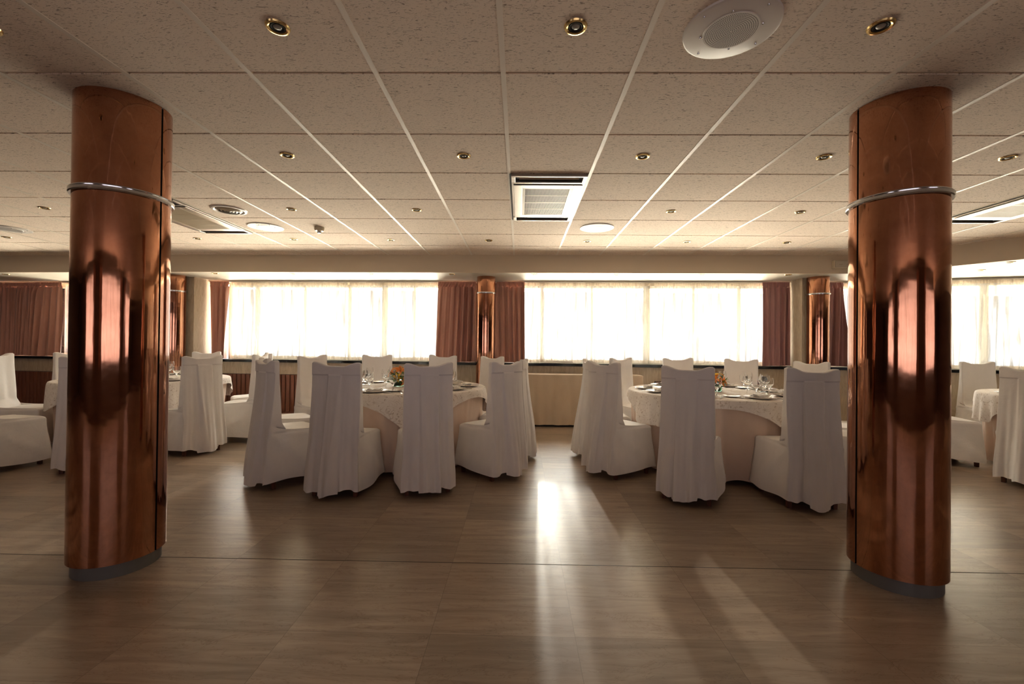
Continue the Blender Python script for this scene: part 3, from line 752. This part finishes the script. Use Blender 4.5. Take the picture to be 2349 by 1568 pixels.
# ------------------------------------------------------------------ chairs
HZ, SEATZ = 0.062, 0.46
def cover_mesh(seed):
    r = random.Random(seed)
    pl, pr_ = -0.36 + r.uniform(-.08, .06), 0.34 + r.uniform(-.06, .10)
    pd = r.uniform(0.040, 0.062); sw = r.uniform(-0.10, 0.10); soft = r.uniform(0.2, 1.0); ph = [r.uniform(0, 6.28) for _ in range(8)]; wob = r.uniform(-1, 1)
    nb, ns, nf = 96, 18, 26
    loop = [('b', -1 + 2 * i / nb) for i in range(nb)] + [('r', i / ns) for i in range(ns)] + [('f', 1 - 2 * i / nf) for i in range(nf)] + [('l', 1 - i / ns) for i in range(ns)]
    def yback(z, xn):                       # rear face
        y = lerp(-0.335, -0.272, ss(0.06, 0.95, z))
        d = max(0.0, (0.955 - z) / 0.9)
        if d > 0:
            e1 = 0.035; e2 = 0.05 + 0.30 * d * soft
            a = ss(pl + sw * d, pl + sw * d + e1, xn) * (1 - ss(pr_ + sw * d - e2, pr_ + sw * d + 0.01, xn))
            y -= a * (0.007 + pd * d ** 1.1)
            y += 0.006 * d * math.exp(-((xn - pl - sw * d + 0.06) / 0.07) ** 2) + 0.005 * d * math.exp(-((xn - pr_ - sw * d - 0.07) / 0.08) ** 2)
            y -= (0.011 * math.sin(6 * xn + ph[0]) + 0.006 * math.sin(14 * xn + ph[1] + 2 * d) + 0.003 * math.sin(27 * xn + ph[7])) * d ** 1.2 * 1.1
            y -= 0.006 * d * math.exp(-((xn - 0.12 - 0.5 * (sw + soft - .4) * d) / 0.06) ** 2) * ss(0, .4, d)
        else: y -= 0.006                   # stitched header band
        y += 0.020 * xn ** 4                # edges wrap forward
        return y
    def yslab(z): return lerp(-0.195, -0.222, ss(0.5, 1.05, z))
    def hw(z, t):                           # half width at height z, t: 0 back .. 1 front
        b = 0.194 + 0.006 * (1 - ss(0.5, 1.0, z)) + 0.018 * (1 - ss(0.06, 0.5, z))
        f = 0.205 + 0.035 * (1 - ss(0.06, 0.44, z))
        return lerp(b, f, t)
    levels = []
    zs = [HZ, 0.075, 0.10, 0.13, 0.165, 0.20, 0.24, 0.28, 0.32, 0.36, 0.395, 0.42, 0.438]
    for z in zs: levels.append(('A', z, 0))
    levels += [('A', 0.452, 0.006), ('A', 0.459, 0.018)]
    for c in (0.08, 0.2, 0.35, 0.5, 0.65, 0.78, 0.88, 0.95, 1.0): levels.append(('B', c, 0))
    for z in (0.56, 0.585, 0.61, 0.64, 0.67, 0.70, 0.73, 0.76, 0.79, 0.82, 0.85, 0.88, 0.905, 0.925, 0.938, 0.947, 0.9545, 0.9555, 0.963, 0.975, 0.99): levels.append(('C', z, 0))
    for k in (0.3, 0.65, 0.9, 1.0): levels.append(('E', k, 0))
    levels += [('D', 0.5, 0), ('D', 1.0, 0)]
    V = []
    for kind, p, ins in levels:
        for sd_, q in loop:
            if sd_ == 'b': t = 0; xn = q
            elif sd_ == 'r': t = q; xn = 1
            elif sd_ == 'f': t = 1; xn = q
            else: t = q; xn = -1
            ztop = 1.055 - 0.030 * (1 - ss(0.30, 0.88, abs(xn))) - 0.007 * ss(0.95, 1.0, abs(xn)) + wob * 0.006 * xn
            if kind == 'A':
                z = p; yf_ = 0.195 + 0.02 * (1 - ss(0.06, 0.44, z)) - ins; x = xn * (hw(z, t) - ins * t)
                yb_ = yback(z, xn); y = lerp(yb_, yf_, t)
                h = 1 - ss(0.06, 0.44, z)
                if sd_ in 'rl':
                    bulge = 0.012 * math.sin(PI * t) * h + 0.007 * math.sin(9 * t + ph[2] + (3 if sd_ == 'l' else 0)) * h
                    dg = math.exp(-(((z - 0.44) / 0.38 + t * 1.05 - 0.05) / 0.10) ** 2)     # tension fold from the back corner to the hem
                    x += (1 if sd_ == 'r' else -1) * (bulge + 0.010 * dg - 0.014 * math.exp(-((t - .12) / .12) ** 2) * ss(.15, .4, z))
                if sd_ == 'f':
                    y += 0.008 * math.sin(6 * xn + ph[3]) * h; 
                    y -= 0.02 * abs(xn) ** 6
                if z <= HZ + 0.04: z += (0.012 * math.sin(5 * t + 3.3 * xn + ph[4]) + 0.006 * math.sin(11 * xn + ph[5]) - (0.022 if (sd_ == 'b' and pl < xn < pr_) else 0) ) * (1 - ss(HZ, HZ + .04, p))
            elif kind == 'B':
                yfr = lerp(0.177, yslab(0.5), p); zf = 0.462 + 0.006 * math.sin(PI * p) + 0.075 * ss(0.86, 1.0, p) ** 1.5
                zb_ = lerp(0.465, 0.54, p); z = lerp(zb_, zf, t) if p < 1 else 0.54
                yb_ = yback(zb_, xn); y = lerp(yb_, yfr, t); x = xn * lerp(hw(zb_, 0), hw(0.46, 1) - 0.016 * (1 - p), t * (1 - p) + 0)
                if t > 0: x = xn * lerp(hw(zb_, 0), (hw(0.46, 1) - 0.018) * (1 - ss(.8, 1, p)) + hw(.54, 0) * ss(.8, 1, p), t)
            elif kind in 'CE':
                z = p if kind == 'C' else lerp(0.99, ztop - 0.006, p); pq = (z - 0.54) / 0.51; yb_ = yback(z, xn); y = lerp(yb_, yslab(z) + 0.004 * math.sin(8 * xn + ph[6]) * (1 - pq), t); x = xn * hw(z, 0)
            else:
                z0 = ztop - 0.006; a = yback(z0, xn); b = yslab(z0); mid = (a + b) / 2
                y = lerp(lerp(a, b, t), mid, p * (0.45 if p < 1 else 1.0)); z = z0 + (0.005 if p < 1 else 0.006); x = xn * (hw(z, 0) - 0.003)
            V.append((x, y, z))
    n = len(loop); F = []
    for k in range(len(levels) - 1):
        for i in range(n):
            j = (i + 1) % n; F.append((k * n + i, k * n + j, (k + 1) * n + j, (k + 1) * n + i))
    g = MB(); g.add(V, F)
    me = g.mesh('slipcover', 'all'); me.materials.append(M_cover)
    return me
COVERS = [cover_mesh(s) for s in (3, 8, 15, 21, 34, 55, 89)]
def leg_mesh():
    g = MB(); a, b = 0.014, 0.020
    v = [(-a, -a, 0), (a, -a, 0), (a, a, 0), (-a, a, 0), (-b, -b, .40), (b, -b, .40), (b, b, .40), (-b, b, .40)]
    g.add(v, [(3, 2, 1, 0), (4, 5, 6, 7), (0, 1, 5, 4), (1, 2, 6, 5), (2, 3, 7, 6), (3, 0, 4, 7)])
    me = g.mesh('leg'); me.materials.append(M_wood); return me
LEG = leg_mesh()
nch = [0]
def chair(x, y, a, label, flip=1):
    t = thing('dining_chair', label, 'chair', (x, y, 0), R(a), 'slipcovered dining chairs at the round tables')
    c = bpy.data.objects.new('slipcover', COVERS[nch[0] % len(COVERS)]); COL.objects.link(c); c.parent = t; c.scale.x = flip
    for sx, sy in ((-.165, -.245), (.165, -.245), (-.17, .15), (.17, .15)):
        l = bpy.data.objects.new('leg', LEG); COL.objects.link(l); l.parent = t; l.location = (sx, sy, 0)
    nch[0] += 1
    return t
W = 'white slipcovered chair '
CH = [
 ('A0', -2.275, 4.37, 310, W + 'mostly hidden behind the leftmost chair of the centre-left table'),
 ('A1', -1.99, 3.88, 322, W + 'turned sideways, leftmost at the centre-left table'),
 ('A2', -1.432, 3.695, 358, W + 'seen from behind, left of the centre-left flower arrangement'),
 ('A3', -0.814, 3.775, 20, W + 'seen from behind, just right of the centre-left flower arrangement'),
 ('A4', -0.292, 4.18, 46, W + 'at the left edge of the central aisle, seat turned left'),
 ('A5', -0.19, 4.77, 82, W + 'showing only an edge at the left side of the aisle'),
 ('Af1', -2.265, 5.132, 244.2, W + 'facing the camera between the two leftmost front chairs'),
 ('Af2', -1.789, 5.676, 210.2, W + 'facing the camera, left behind the centre-left flower arrangement'),
 ('Af3', -1.085, 5.83, 173.1, W + 'facing the camera, left of the terracotta drape by the middle column'),
 ('Af4', -0.506, 5.577, 141.2, W + 'facing the camera, in front of the middle copper column'),
 ('B0', 0.985, 4.81, 271, W + 'showing only an edge at the right side of the aisle'),
 ('B1', 0.998, 4.27, 303, W + 'turned sideways at the right side of the aisle, seat to the right'),
 ('B2', 1.432, 3.665, 330.4, W + 'seen from behind, front left of the right-hand table'),
 ('B3', 2.22, 3.60, 357.9, W + 'seen from behind, just left of the near right copper column'),
 ('B4', 2.90, 3.84, 38, W + 'with only its seat showing left of the near right column'),
 ('B5', 3.15, 4.32, 75, W + 'with only a sliver of seat showing behind the near right column'),
 ('Bf0', 1.448, 5.499, 215, W + 'facing the camera in front of the sideboard\'s right end'),
 ('Bf1', 2.10, 5.68, 175.3, W + 'facing the camera, top showing above the right table\'s front left chair'),
 ('Bf2', 2.71, 5.52, 143.1, W + 'facing the camera, right behind the right flower arrangement'),
 ('Bf3', 3.10, 4.95, 115.9, W + 'facing the camera, in front of the far right copper column'),
 ('Ca', -3.65, 4.83, 62, W + 'seen from behind, just right of the near left copper column'),
 ('Cb', -3.47, 5.40, 99, W + 'in side view, seat to the left, right of the near left column'),
 ('Cc', -3.72, 5.98, 128, W + 'in side view, farther of the two right of the near left column'),
 ('Cf', -4.72, 6.39, 191.5, W + 'facing the camera in front of the left wall pier'),
 ('CLf', -5.62, 5.62, 262, W + 'facing right at the far left, behind the left table'),
 ('CLg', -5.45, 4.80, 293, W + 'at the left edge of the picture, the farther of the two'),
 ('CN', -4.10, 4.20, 30, W + 'almost wholly hidden by the near left copper column'),
 ('CL0', -4.85, 4.09, 350, W + 'at the left edge of the picture, nearest, seat to the right'),
 ('D2', 4.73, 4.045, 292.8, W + 'seen from behind at the right edge of the picture'),
 ('D1', 4.63, 4.83, 255, W + 'with its seat showing right of the near right column'),
 ('Df', 5.904, 5.56, 173.4, W + 'facing the camera at the far right, under the sheer curtain'),
]
SKIP_CH = set()
CHP = {}
for k, x, y, a, lab in CH:
    CHP[k] = (x, y)
    if k not in SKIP_CH: chair(x, y, a, lab, -1 if k in ('A4', 'A3', 'D2', 'Ca') else 1)

# ------------------------------------------------------------------ round tables
TZ = 0.750
def table(cx, cy, rot, desc, rad=0.85):
    t = thing('banquet_table', 'round banquet table with beige skirt ' + desc, 'table', (cx, cy, 0), 0, 'round banquet tables')
    MB().lathe([(0, 0.72), (rad - 0.03, 0.72), (rad - 0.025, 0.73), (rad - 0.025, 0.742), (0, 0.742)], 64).obj('table_top', M_top, t, True)
    MB().lathe([(0, 0), (0.26, 0), (0.25, 0.03), (0.06, 0.06), (0.05, 0.70), (0.16, 0.72), (0, 0.72)], 32).obj('pedestal', M_wood, t, True)
    r = random.Random(int(cx * 100)); p1, p2, p3 = r.uniform(0, 6), r.uniform(0, 6), r.uniform(0, 6)
    def sk(u, v):
        a = 2 * PI * u; z = lerp(0.045, 0.738, v); d = 1 - v
        rr_ = rad - 0.022 - 0.05 * d + (0.10 + 0.90 * d ** 0.8) * (0.050 * (math.exp(-((math.sin(4 * a + p1)) / 0.22) ** 2) - .3) + 0.022 * math.exp(-((math.sin(7 * a + p2)) / 0.2) ** 2) + 0.010 * math.sin(13 * a + p3)) - 0.004
        z += (0.018 * math.sin(11 * a + p1 + PI) - 0.01) * d ** 4
        return (rr_ * math.cos(a), rr_ * math.sin(a), z)
    MB().grid(361, 22, sk, True).obj('table_skirt', M_skirt, t, 'all')
    # square overlay
    rot = R(rot); side_ = 0.925; NA, NR = 288, 26
    q1, q2 = r.uniform(0, 6), r.uniform(0, 6)
    V, F, UV = [], [], []
    def P(a, s):
        b = a - rot; ext = side_ / max(abs(math.cos(b)), abs(math.sin(b))); ext = min(ext, side_ * 1.25 - 0.03 * math.cos(9 * b) * 0.3)
        rad2 = rad - 0.006
        if s <= 0.5:
            rho = rad2 * s / 0.5; z = TZ + 0.0 ; rr_ = rho
        else:
            k = (s - 0.5) / 0.5; drop = (ext - rad2) * k; rho = rad2 + drop
            out_ = 0.020 * (1 - math.exp(-drop / 0.02)); zz = max(0, drop - 0.012)
            fold = math.sin(13 * a + q1) * 0.6 + math.sin(23 * a + q2) * 0.4 + 0.5 * math.sin(37 * a)
            cn = abs(math.sin(2 * b + PI / 2 * 0)) ** 2
            rr_ = rad2 + out_ + 0.09 * zz * (fold * (0.55 + .4 * cn)) + 0.05 * zz
            z = TZ - zz * 0.97 - 0.004 * min(1, drop / 0.012)
        return (rr_ * math.cos(a), rr_ * math.sin(a), z), (rho * math.cos(b), rho * math.sin(b))
    ring = [0.0, 0.2, 0.4, 0.46, 0.485, 0.5] + [0.5 + 0.5 * k / 20 for k in range(1, 21)]
    for i in range(NA):
        for s in ring:
            p, q = P(2 * PI * i / NA, s); V.append(p); UV.append(q)
    nr = len(ring)
    for i in range(NA):
        j = (i + 1) % NA
        for k in range(nr - 1):
            F.append((i * nr + k, i * nr + k + 1, j * nr + k + 1, j * nr + k))
    g = MB(); g.v = V; g.f = F; me = bpy.data.meshes.new('tablecloth'); me.from_pydata(V, [], F)
    uvl = me.uv_layers.new(name='UVMap')
    for lp in me.loops: uvl.data[lp.index].uv = (UV[lp.vertex_index][0] + 0.5, UV[lp.vertex_index][1] + 0.5)
    for p in me.polygons: p.use_smooth = True
    me.materials.append(M_dam)
    o = bpy.data.objects.new('tablecloth', me); COL.objects.link(o); o.location = (cx, cy, 0)
    tag(o, 'white vine-patterned tablecloth on the round table ' + desc, 'tablecloth', 'patterned square tablecloths')
TA = (-1.22, 4.73); TBc = (2.02, 4.60); TC = (-4.56, 5.33); TD = (5.75, 4.45)
table(*TA, -115, 'left of the central aisle')
table(*TBc, -108, 'right of the central aisle')
table(*TC, 12, 'behind the near left copper column')
table(*TD, 20, 'at the far right edge')

# ------------------------------------------------------------------ tableware
def one(name, prof, m, n=36):
    me = MB().lathe(prof, n).mesh(name, True); me.materials.append(m); return me
ME_plate = one('dinner_plate', [(0, 0.004), (0.06, 0.004), (0.062, 0), (0.07, 0.0), (0.085, 0.006), (0.130, 0.014), (0.133, 0.016), (0.130, 0.018), (0.09, 0.011), (0.07, 0.007), (0, 0.007)], M_china, 48)
ME_small = one('side_plate', [(0, 0.003), (0.035, 0.003), (0.037, 0), (0.043, 0), (0.052, 0.005), (0.079, 0.011), (0.081, 0.0125), (0.079, 0.014), (0.055, 0.009), (0.042, 0.006), (0, 0.006)], M_china, 40)
ME_wine = one('wine_glass', [(0, 0.001), (0.032, 0.001), (0.034, 0.002), (0.030, 0.0035), (0.010, 0.006), (0.0045, 0.012), (0.0038, 0.05), (0.005, 0.082), (0.012, 0.092), (0.026, 0.104), (0.036, 0.122), (0.0395, 0.142), (0.037, 0.165), (0.0325, 0.187),
                            (0.0317, 0.187), (0.0358, 0.165), (0.0382, 0.142), (0.0346, 0.123), (0.0245, 0.1065), (0.010, 0.0965), (0, 0.0955)], M_glass, 32)
ME_gob = one('water_goblet', [(0, 0.001), (0.034, 0.001), (0.036, 0.002), (0.031, 0.004), (0.010, 0.007), (0.005, 0.014), (0.0045, 0.04), (0.007, 0.058), (0.018, 0.068), (0.034, 0.085), (0.042, 0.108), (0.042, 0.130), (0.037, 0.155),
                             (0.0361, 0.155), (0.0407, 0.130), (0.0406, 0.108), (0.0325, 0.087), (0.017, 0.0715), (0, 0.067)], M_glass, 32)
def napkin_mesh(seed):
    r = random.Random(seed); g = MB(); ph = r.uniform(0, 6)
    for k in range(3):
        w2, h2 = 0.085 - 0.010 * k, 0.050 - 0.008 * k; z0 = 0.004 + 0.007 * k; an = 0.25 * k - .2
        Mx = Matrix.Rotation(an, 4, 'Z')
        def fn(u, v, k=k, w2=w2, h2=h2, z0=z0):
            a = 2 * PI * v; x = (u - .5) * 2 * w2
            taper = 1 - 0.35 * abs(2 * u - 1) ** 3
            p = Vector((x, h2 * taper * math.cos(a), z0 + 0.0055 * math.sin(a) * (1 - .5 * abs(2 * u - 1) ** 4) + 0.004 * math.sin(14 * u + ph + k) * (1 if k else 0.3) + (0.006 * (2 * u - 1) ** 2 if k else 0)))
            return Mx @ p
        g.grid(16, 12, fn)
    me = g.mesh('folded_napkin', 'all'); me.materials.append(M_napk); return me
ME_nap = [napkin_mesh(1), napkin_mesh(2), napkin_mesh(5)]
def fork_mesh():
    g = MB()
    g.grid(4, 14, lambda u, v: ((u - .5) * (0.006 + 0.008 * (1 - v) ** 2 + (0.010 * ss(.8, .92, v))), -0.095 + 0.135 * v, 0.002 + 0.004 * math.sin(PI * v)))
    for k in range(4): g.box(-0.0115 + k * 0.0065, -0.0080 + k * 0.0065, 0.038, 0.088, 0.002, 0.0045)
    me = g.mesh('fork', True); me.materials.append(M_cut); return me
def knife_mesh():
    g = MB(); g.box(-0.006, 0.006, -0.10, -0.01, 0.0005, 0.006)
    g.prism([(-0.005, -0.01), (0.009, -0.005), (0.009, 0.07), (0.003, 0.10), (-0.005, 0.105)], 0.0015, 0.0035)
    me = g.mesh('knife', True); me.materials.append(M_cut); return me
ME_fork, ME_knife = fork_mesh(), knife_mesh()
def put(me, x, y, z, rz, label, cat, group, tilt=0):
    o = bpy.data.objects.new(me.name.split('.')[0], me); COL.objects.link(o)
    o.location = (x, y, z); o.rotation_euler = (tilt, 0, rz); return tag(o, label, cat, group)
TT = TZ + 0.0012
WHERE = {'A1': 'at the left front of the centre-left table', 'A2': 'at the front of the centre-left table, left of the flowers', 'A3': 'half behind the chair right of the centre-left flowers',
 'A4': 'at the right front of the centre-left table', 'A5': 'at the right rim of the centre-left table', 'Af1': 'at the left rear of the centre-left table',
 'Af2': 'behind the flowers on the centre-left table', 'Af3': 'at the back of the centre-left table', 'Af4': 'at the right rear of the centre-left table', 'A0': 'at the left rim of the centre-left table',
 'B0': 'at the left rim of the right-hand table', 'B1': 'at the left front of the right-hand table', 'B2': 'behind the front left chair, right-hand table', 'B3': 'at the front of the right-hand table, largest in view',
 'B4': 'at the right front of the right-hand table', 'B5': 'at the right rim of the right-hand table', 'Bf0': 'at the left rear of the right-hand table', 'Bf1': 'behind the flowers on the right-hand table',
 'Bf2': 'right of the flowers at the back, right-hand table', 'Bf3': 'at the right rear of the right-hand table',
 'Ca': 'on the left table, right of the near left column', 'Cb': 'at the right rim of the left table', 'Cf': 'at the back of the left table', 'CL0': 'at the left front of the far left table',
 'CLg': 'at the left rim, left of the left column', 'CLf': 'at the left rear, left of the left column',
 'D1': 'on the table at the far right edge'}
def setting(key, tc, parts='PNSGWFK', seat=None):
    cx, cy = tc; x, y = CHP[key]; dx, dy = x - cx, y - cy; q = math.hypot(dx, dy); dx /= q; dy /= q
    px_, py_ = -dy, dx      # to the right of someone looking outward
    a = math.atan2(dy, dx) + PI / 2; wh = WHERE[key]
    def at(r_, s): return cx + dx * r_ + px_ * s, cy + dy * r_ + py_ * s
    if 'P' in parts:
        p = at(0.655, 0); put(ME_plate, *p, TT, a, 'white dinner plate ' + wh, 'plate', 'dinner plates on the round tables')
    if 'N' in parts:
        p = at(0.655, 0.005); put(rnd.choice(ME_nap), *p, TT + 0.0075, a + rnd.uniform(-.4, .4), 'folded white napkin ' + wh, 'napkin', 'folded napkins on the plates')
    if 'S' in parts:
        p = at(0.52, -0.185); put(ME_small, *p, TT, a, 'small white side plate ' + wh, 'plate', 'side plates on the round tables')
    if 'G' in parts:
        p = at(0.485, 0.10); put(ME_gob, *p, TT, a, 'clear stemmed water goblet ' + wh, 'glass', 'water goblets on the round tables')
    if 'W' in parts:
        p = at(0.47, 0.02); put(ME_wine, *p, TT, a, 'clear tall wine glass ' + wh, 'glass', 'wine glasses on the round tables')
    if 'F' in parts:
        p = at(0.665, -0.152); put(ME_fork, *p, TT, a, 'steel fork ' + wh, 'fork', 'forks on the round tables')
    if 'K' in parts:
        p = at(0.665, 0.158); put(ME_knife, *p, TT, a, 'steel knife ' + wh, 'knife', 'knives on the round tables')
for k in ('A1', 'A2', 'A3', 'A4', 'A5', 'Af1', 'Af2', 'Af3', 'Af4'): setting(k, TA)
for k in ('B0', 'B1', 'B2', 'B3', 'B4', 'B5', 'Bf0', 'Bf1', 'Bf2', 'Bf3'): setting(k, TBc)
for k in ('Ca', 'Cb', 'Cf', 'CL0', 'CLg', 'CLf'): setting(k, TC)
for k in ('D1',): setting(k, TD)

# flowers
def petal(g, base, dir_, L_, W_, curl, up):
    d = dir_.normalized(); s = d.cross(Vector((0, 0, 1)));
    if s.length < .1: s = Vector((1, 0, 0))
    s.normalize(); n = s.cross(d)
    def fn(u, v):
        w_ = W_ * math.sin(PI * min(1, 0.08 + 0.92 * v)) ** 0.7
        x = (u - .5) * w_; cup = 0.25 * w_ * (1 - (2 * u - 1) ** 2)
        bend = curl * v * v
        return base + d * (L_ * v * (1 - .25 * abs(curl) * v)) + s * x + n * (bend * L_ - cup + up * v * L_)
    g.grid(5, 8, fn)
def lily(parent, pos, face, size, m, nm='lily'):
    f = Vector(face).normalized(); sx = f.orthogonal().normalized(); sy = f.cross(sx); g = MB()
    for k in range(6):
        a = k * PI / 3 + (0.1 if k % 2 else 0)
        rad_ = sx * math.cos(a) + sy * math.sin(a)
        base = Vector(pos); s = rad_.cross(f).normalized()
        def fn(u, v, rad_=rad_, s=s, base=base, k=k):
            w_ = size * (0.42 if k % 2 else 0.34) * math.sin(PI * min(1, 0.06 + 0.94 * v)) ** 0.75
            op = v ** 1.7
            return base + f * size * (0.95 * v - 0.65 * v ** 3) + rad_ * size * (0.10 + 0.85 * op) + s * (u - .5) * w_ + f * 0.06 * size * (2 * u - 1) ** 2
        g.grid(5, 9, fn)
    o = g.obj(nm, m, parent, 'all')
    g = MB()
    for k in range(5):
        a = k * 1.256; p0 = Vector(pos); e = p0 + f * size * 0.85 + (sx * math.cos(a) + sy * math.sin(a)) * size * 0.18
        q = (e - p0); Mx = Matrix.Translation(p0) @ q.to_track_quat('Z', 'Y').to_matrix().to_4x4()
        g.lathe([(0.0007, 0), (0.0007, q.length * .9), (0.002, q.length * .92), (0.002, q.length), (0, q.length)], 6, Mx)
    g.obj('stamens', M_leaf if m is M_orange else M_wood, o)
    return o
def flowers(x, y, label, seed, variant):
    r = random.Random(seed)
    t = thing('flower_arrangement', label, 'flowers', (x, y, TT), 0)
    MB().lathe([(0, 0), (0.052, 0), (0.055, 0.004), (0.058, 0.055), (0.055, 0.055), (0.052, 0.008), (0, 0.007)], 32).obj('glass_bowl', M_vglass, t, True)
    MB().lathe([(0, 0.009), (0.045, 0.009), (0.048, 0.04), (0.030, 0.052), (0, 0.056)], 20).obj('floral_foam', M_leaf, t, True)
    g = MB()
    for k in range(75):
        a = r.uniform(0, 2 * PI); el = r.uniform(0.05, 1.35); d = Vector((math.cos(a) * math.cos(el), math.sin(a) * math.cos(el), math.sin(el)))
        b = Vector((math.cos(a) * 0.03, math.sin(a) * 0.03, 0.045 + r.uniform(0, .05))) + d * r.uniform(0, 0.05)
        petal(g, b, d, r.uniform(0.04, 0.075), r.uniform(0.014, 0.026), r.uniform(-.5, .1), 0)
    g.obj('foliage', M_leaf, t, 'all')
    g = MB()
    for k in range(5):       # fern sprays
        a = (0.2 if variant else 2.6) + r.uniform(-.5, .5) + (k > 2) * 2.5; base = Vector((0, 0, 0.06))
        dd = Vector((math.cos(a), math.sin(a), 0.25 + 0.1 * k)).normalized()
        for s in range(11):
            p = base + dd * (0.03 + 0.010 * s); q = dd.cross(Vector((0, 0, 1))).normalized()
            for sg in (-1, 1): petal(g, p, dd * .5 + q * sg, 0.026 * (1 - s / 14), 0.006, 0, 0)
    g.obj('fern_spray', M_leaf, t, 'all')
    if not variant:
        L_ = [((-0.045, -0.02, 0.135), (-.9, -.3, .45), .075, M_orange), ((0.025, -0.03, 0.155), (.35, -.6, .75), .072, M_orange), ((-0.01, 0.02, 0.16), (-.3, .2, 1), .07, M_orange),
              ((0.055, -0.03, 0.05), (.9, -.7, 0), .06, M_orange), ((0.005, -0.055, 0.095), (.1, -1, .25), .06, M_yellow)]
    else:
        L_ = [((0.05, -0.02, 0.115), (.9, -.4, .35), .072, M_orange), ((-0.03, -0.04, 0.12), (-.5, -.7, .4), .068, M_orange), ((0.02, -0.05, 0.10), (.3, -1, .2), .062, M_orange),
              ((0.0, 0.0, 0.155), (0.05, 0, 1), .065, M_yellow), ((-0.06, 0.02, 0.10), (-1, .1, .3), .06, M_orange)]
    for p, f, s, m_ in L_: lily(t, p, f, s, m_)
    for p in ([(0.055, -0.03, 0.115), (0.06, -0.02, 0.085)] if not variant else [(-0.02, 0.04, 0.10)]):
        g = MB(); c = Vector(p)
        for k in range(70):
            a = r.uniform(0, 6.28); el = r.uniform(-.3, 1.5); d = Vector((math.cos(a) * math.cos(el), math.sin(a) * math.cos(el), math.sin(el)))
            petal(g, c, d, r.uniform(.016, .024), .006, .3, 0)
        g.obj('chrysanthemum', M_whitef, t, 'all')
flowers(-1.29, 4.68, 'orange lilies and white blooms in a glass bowl on the centre-left table', 5, 0)
flowers(2.02, 4.55, 'orange lilies with a yellow lily on top on the right-hand table', 9, 1)
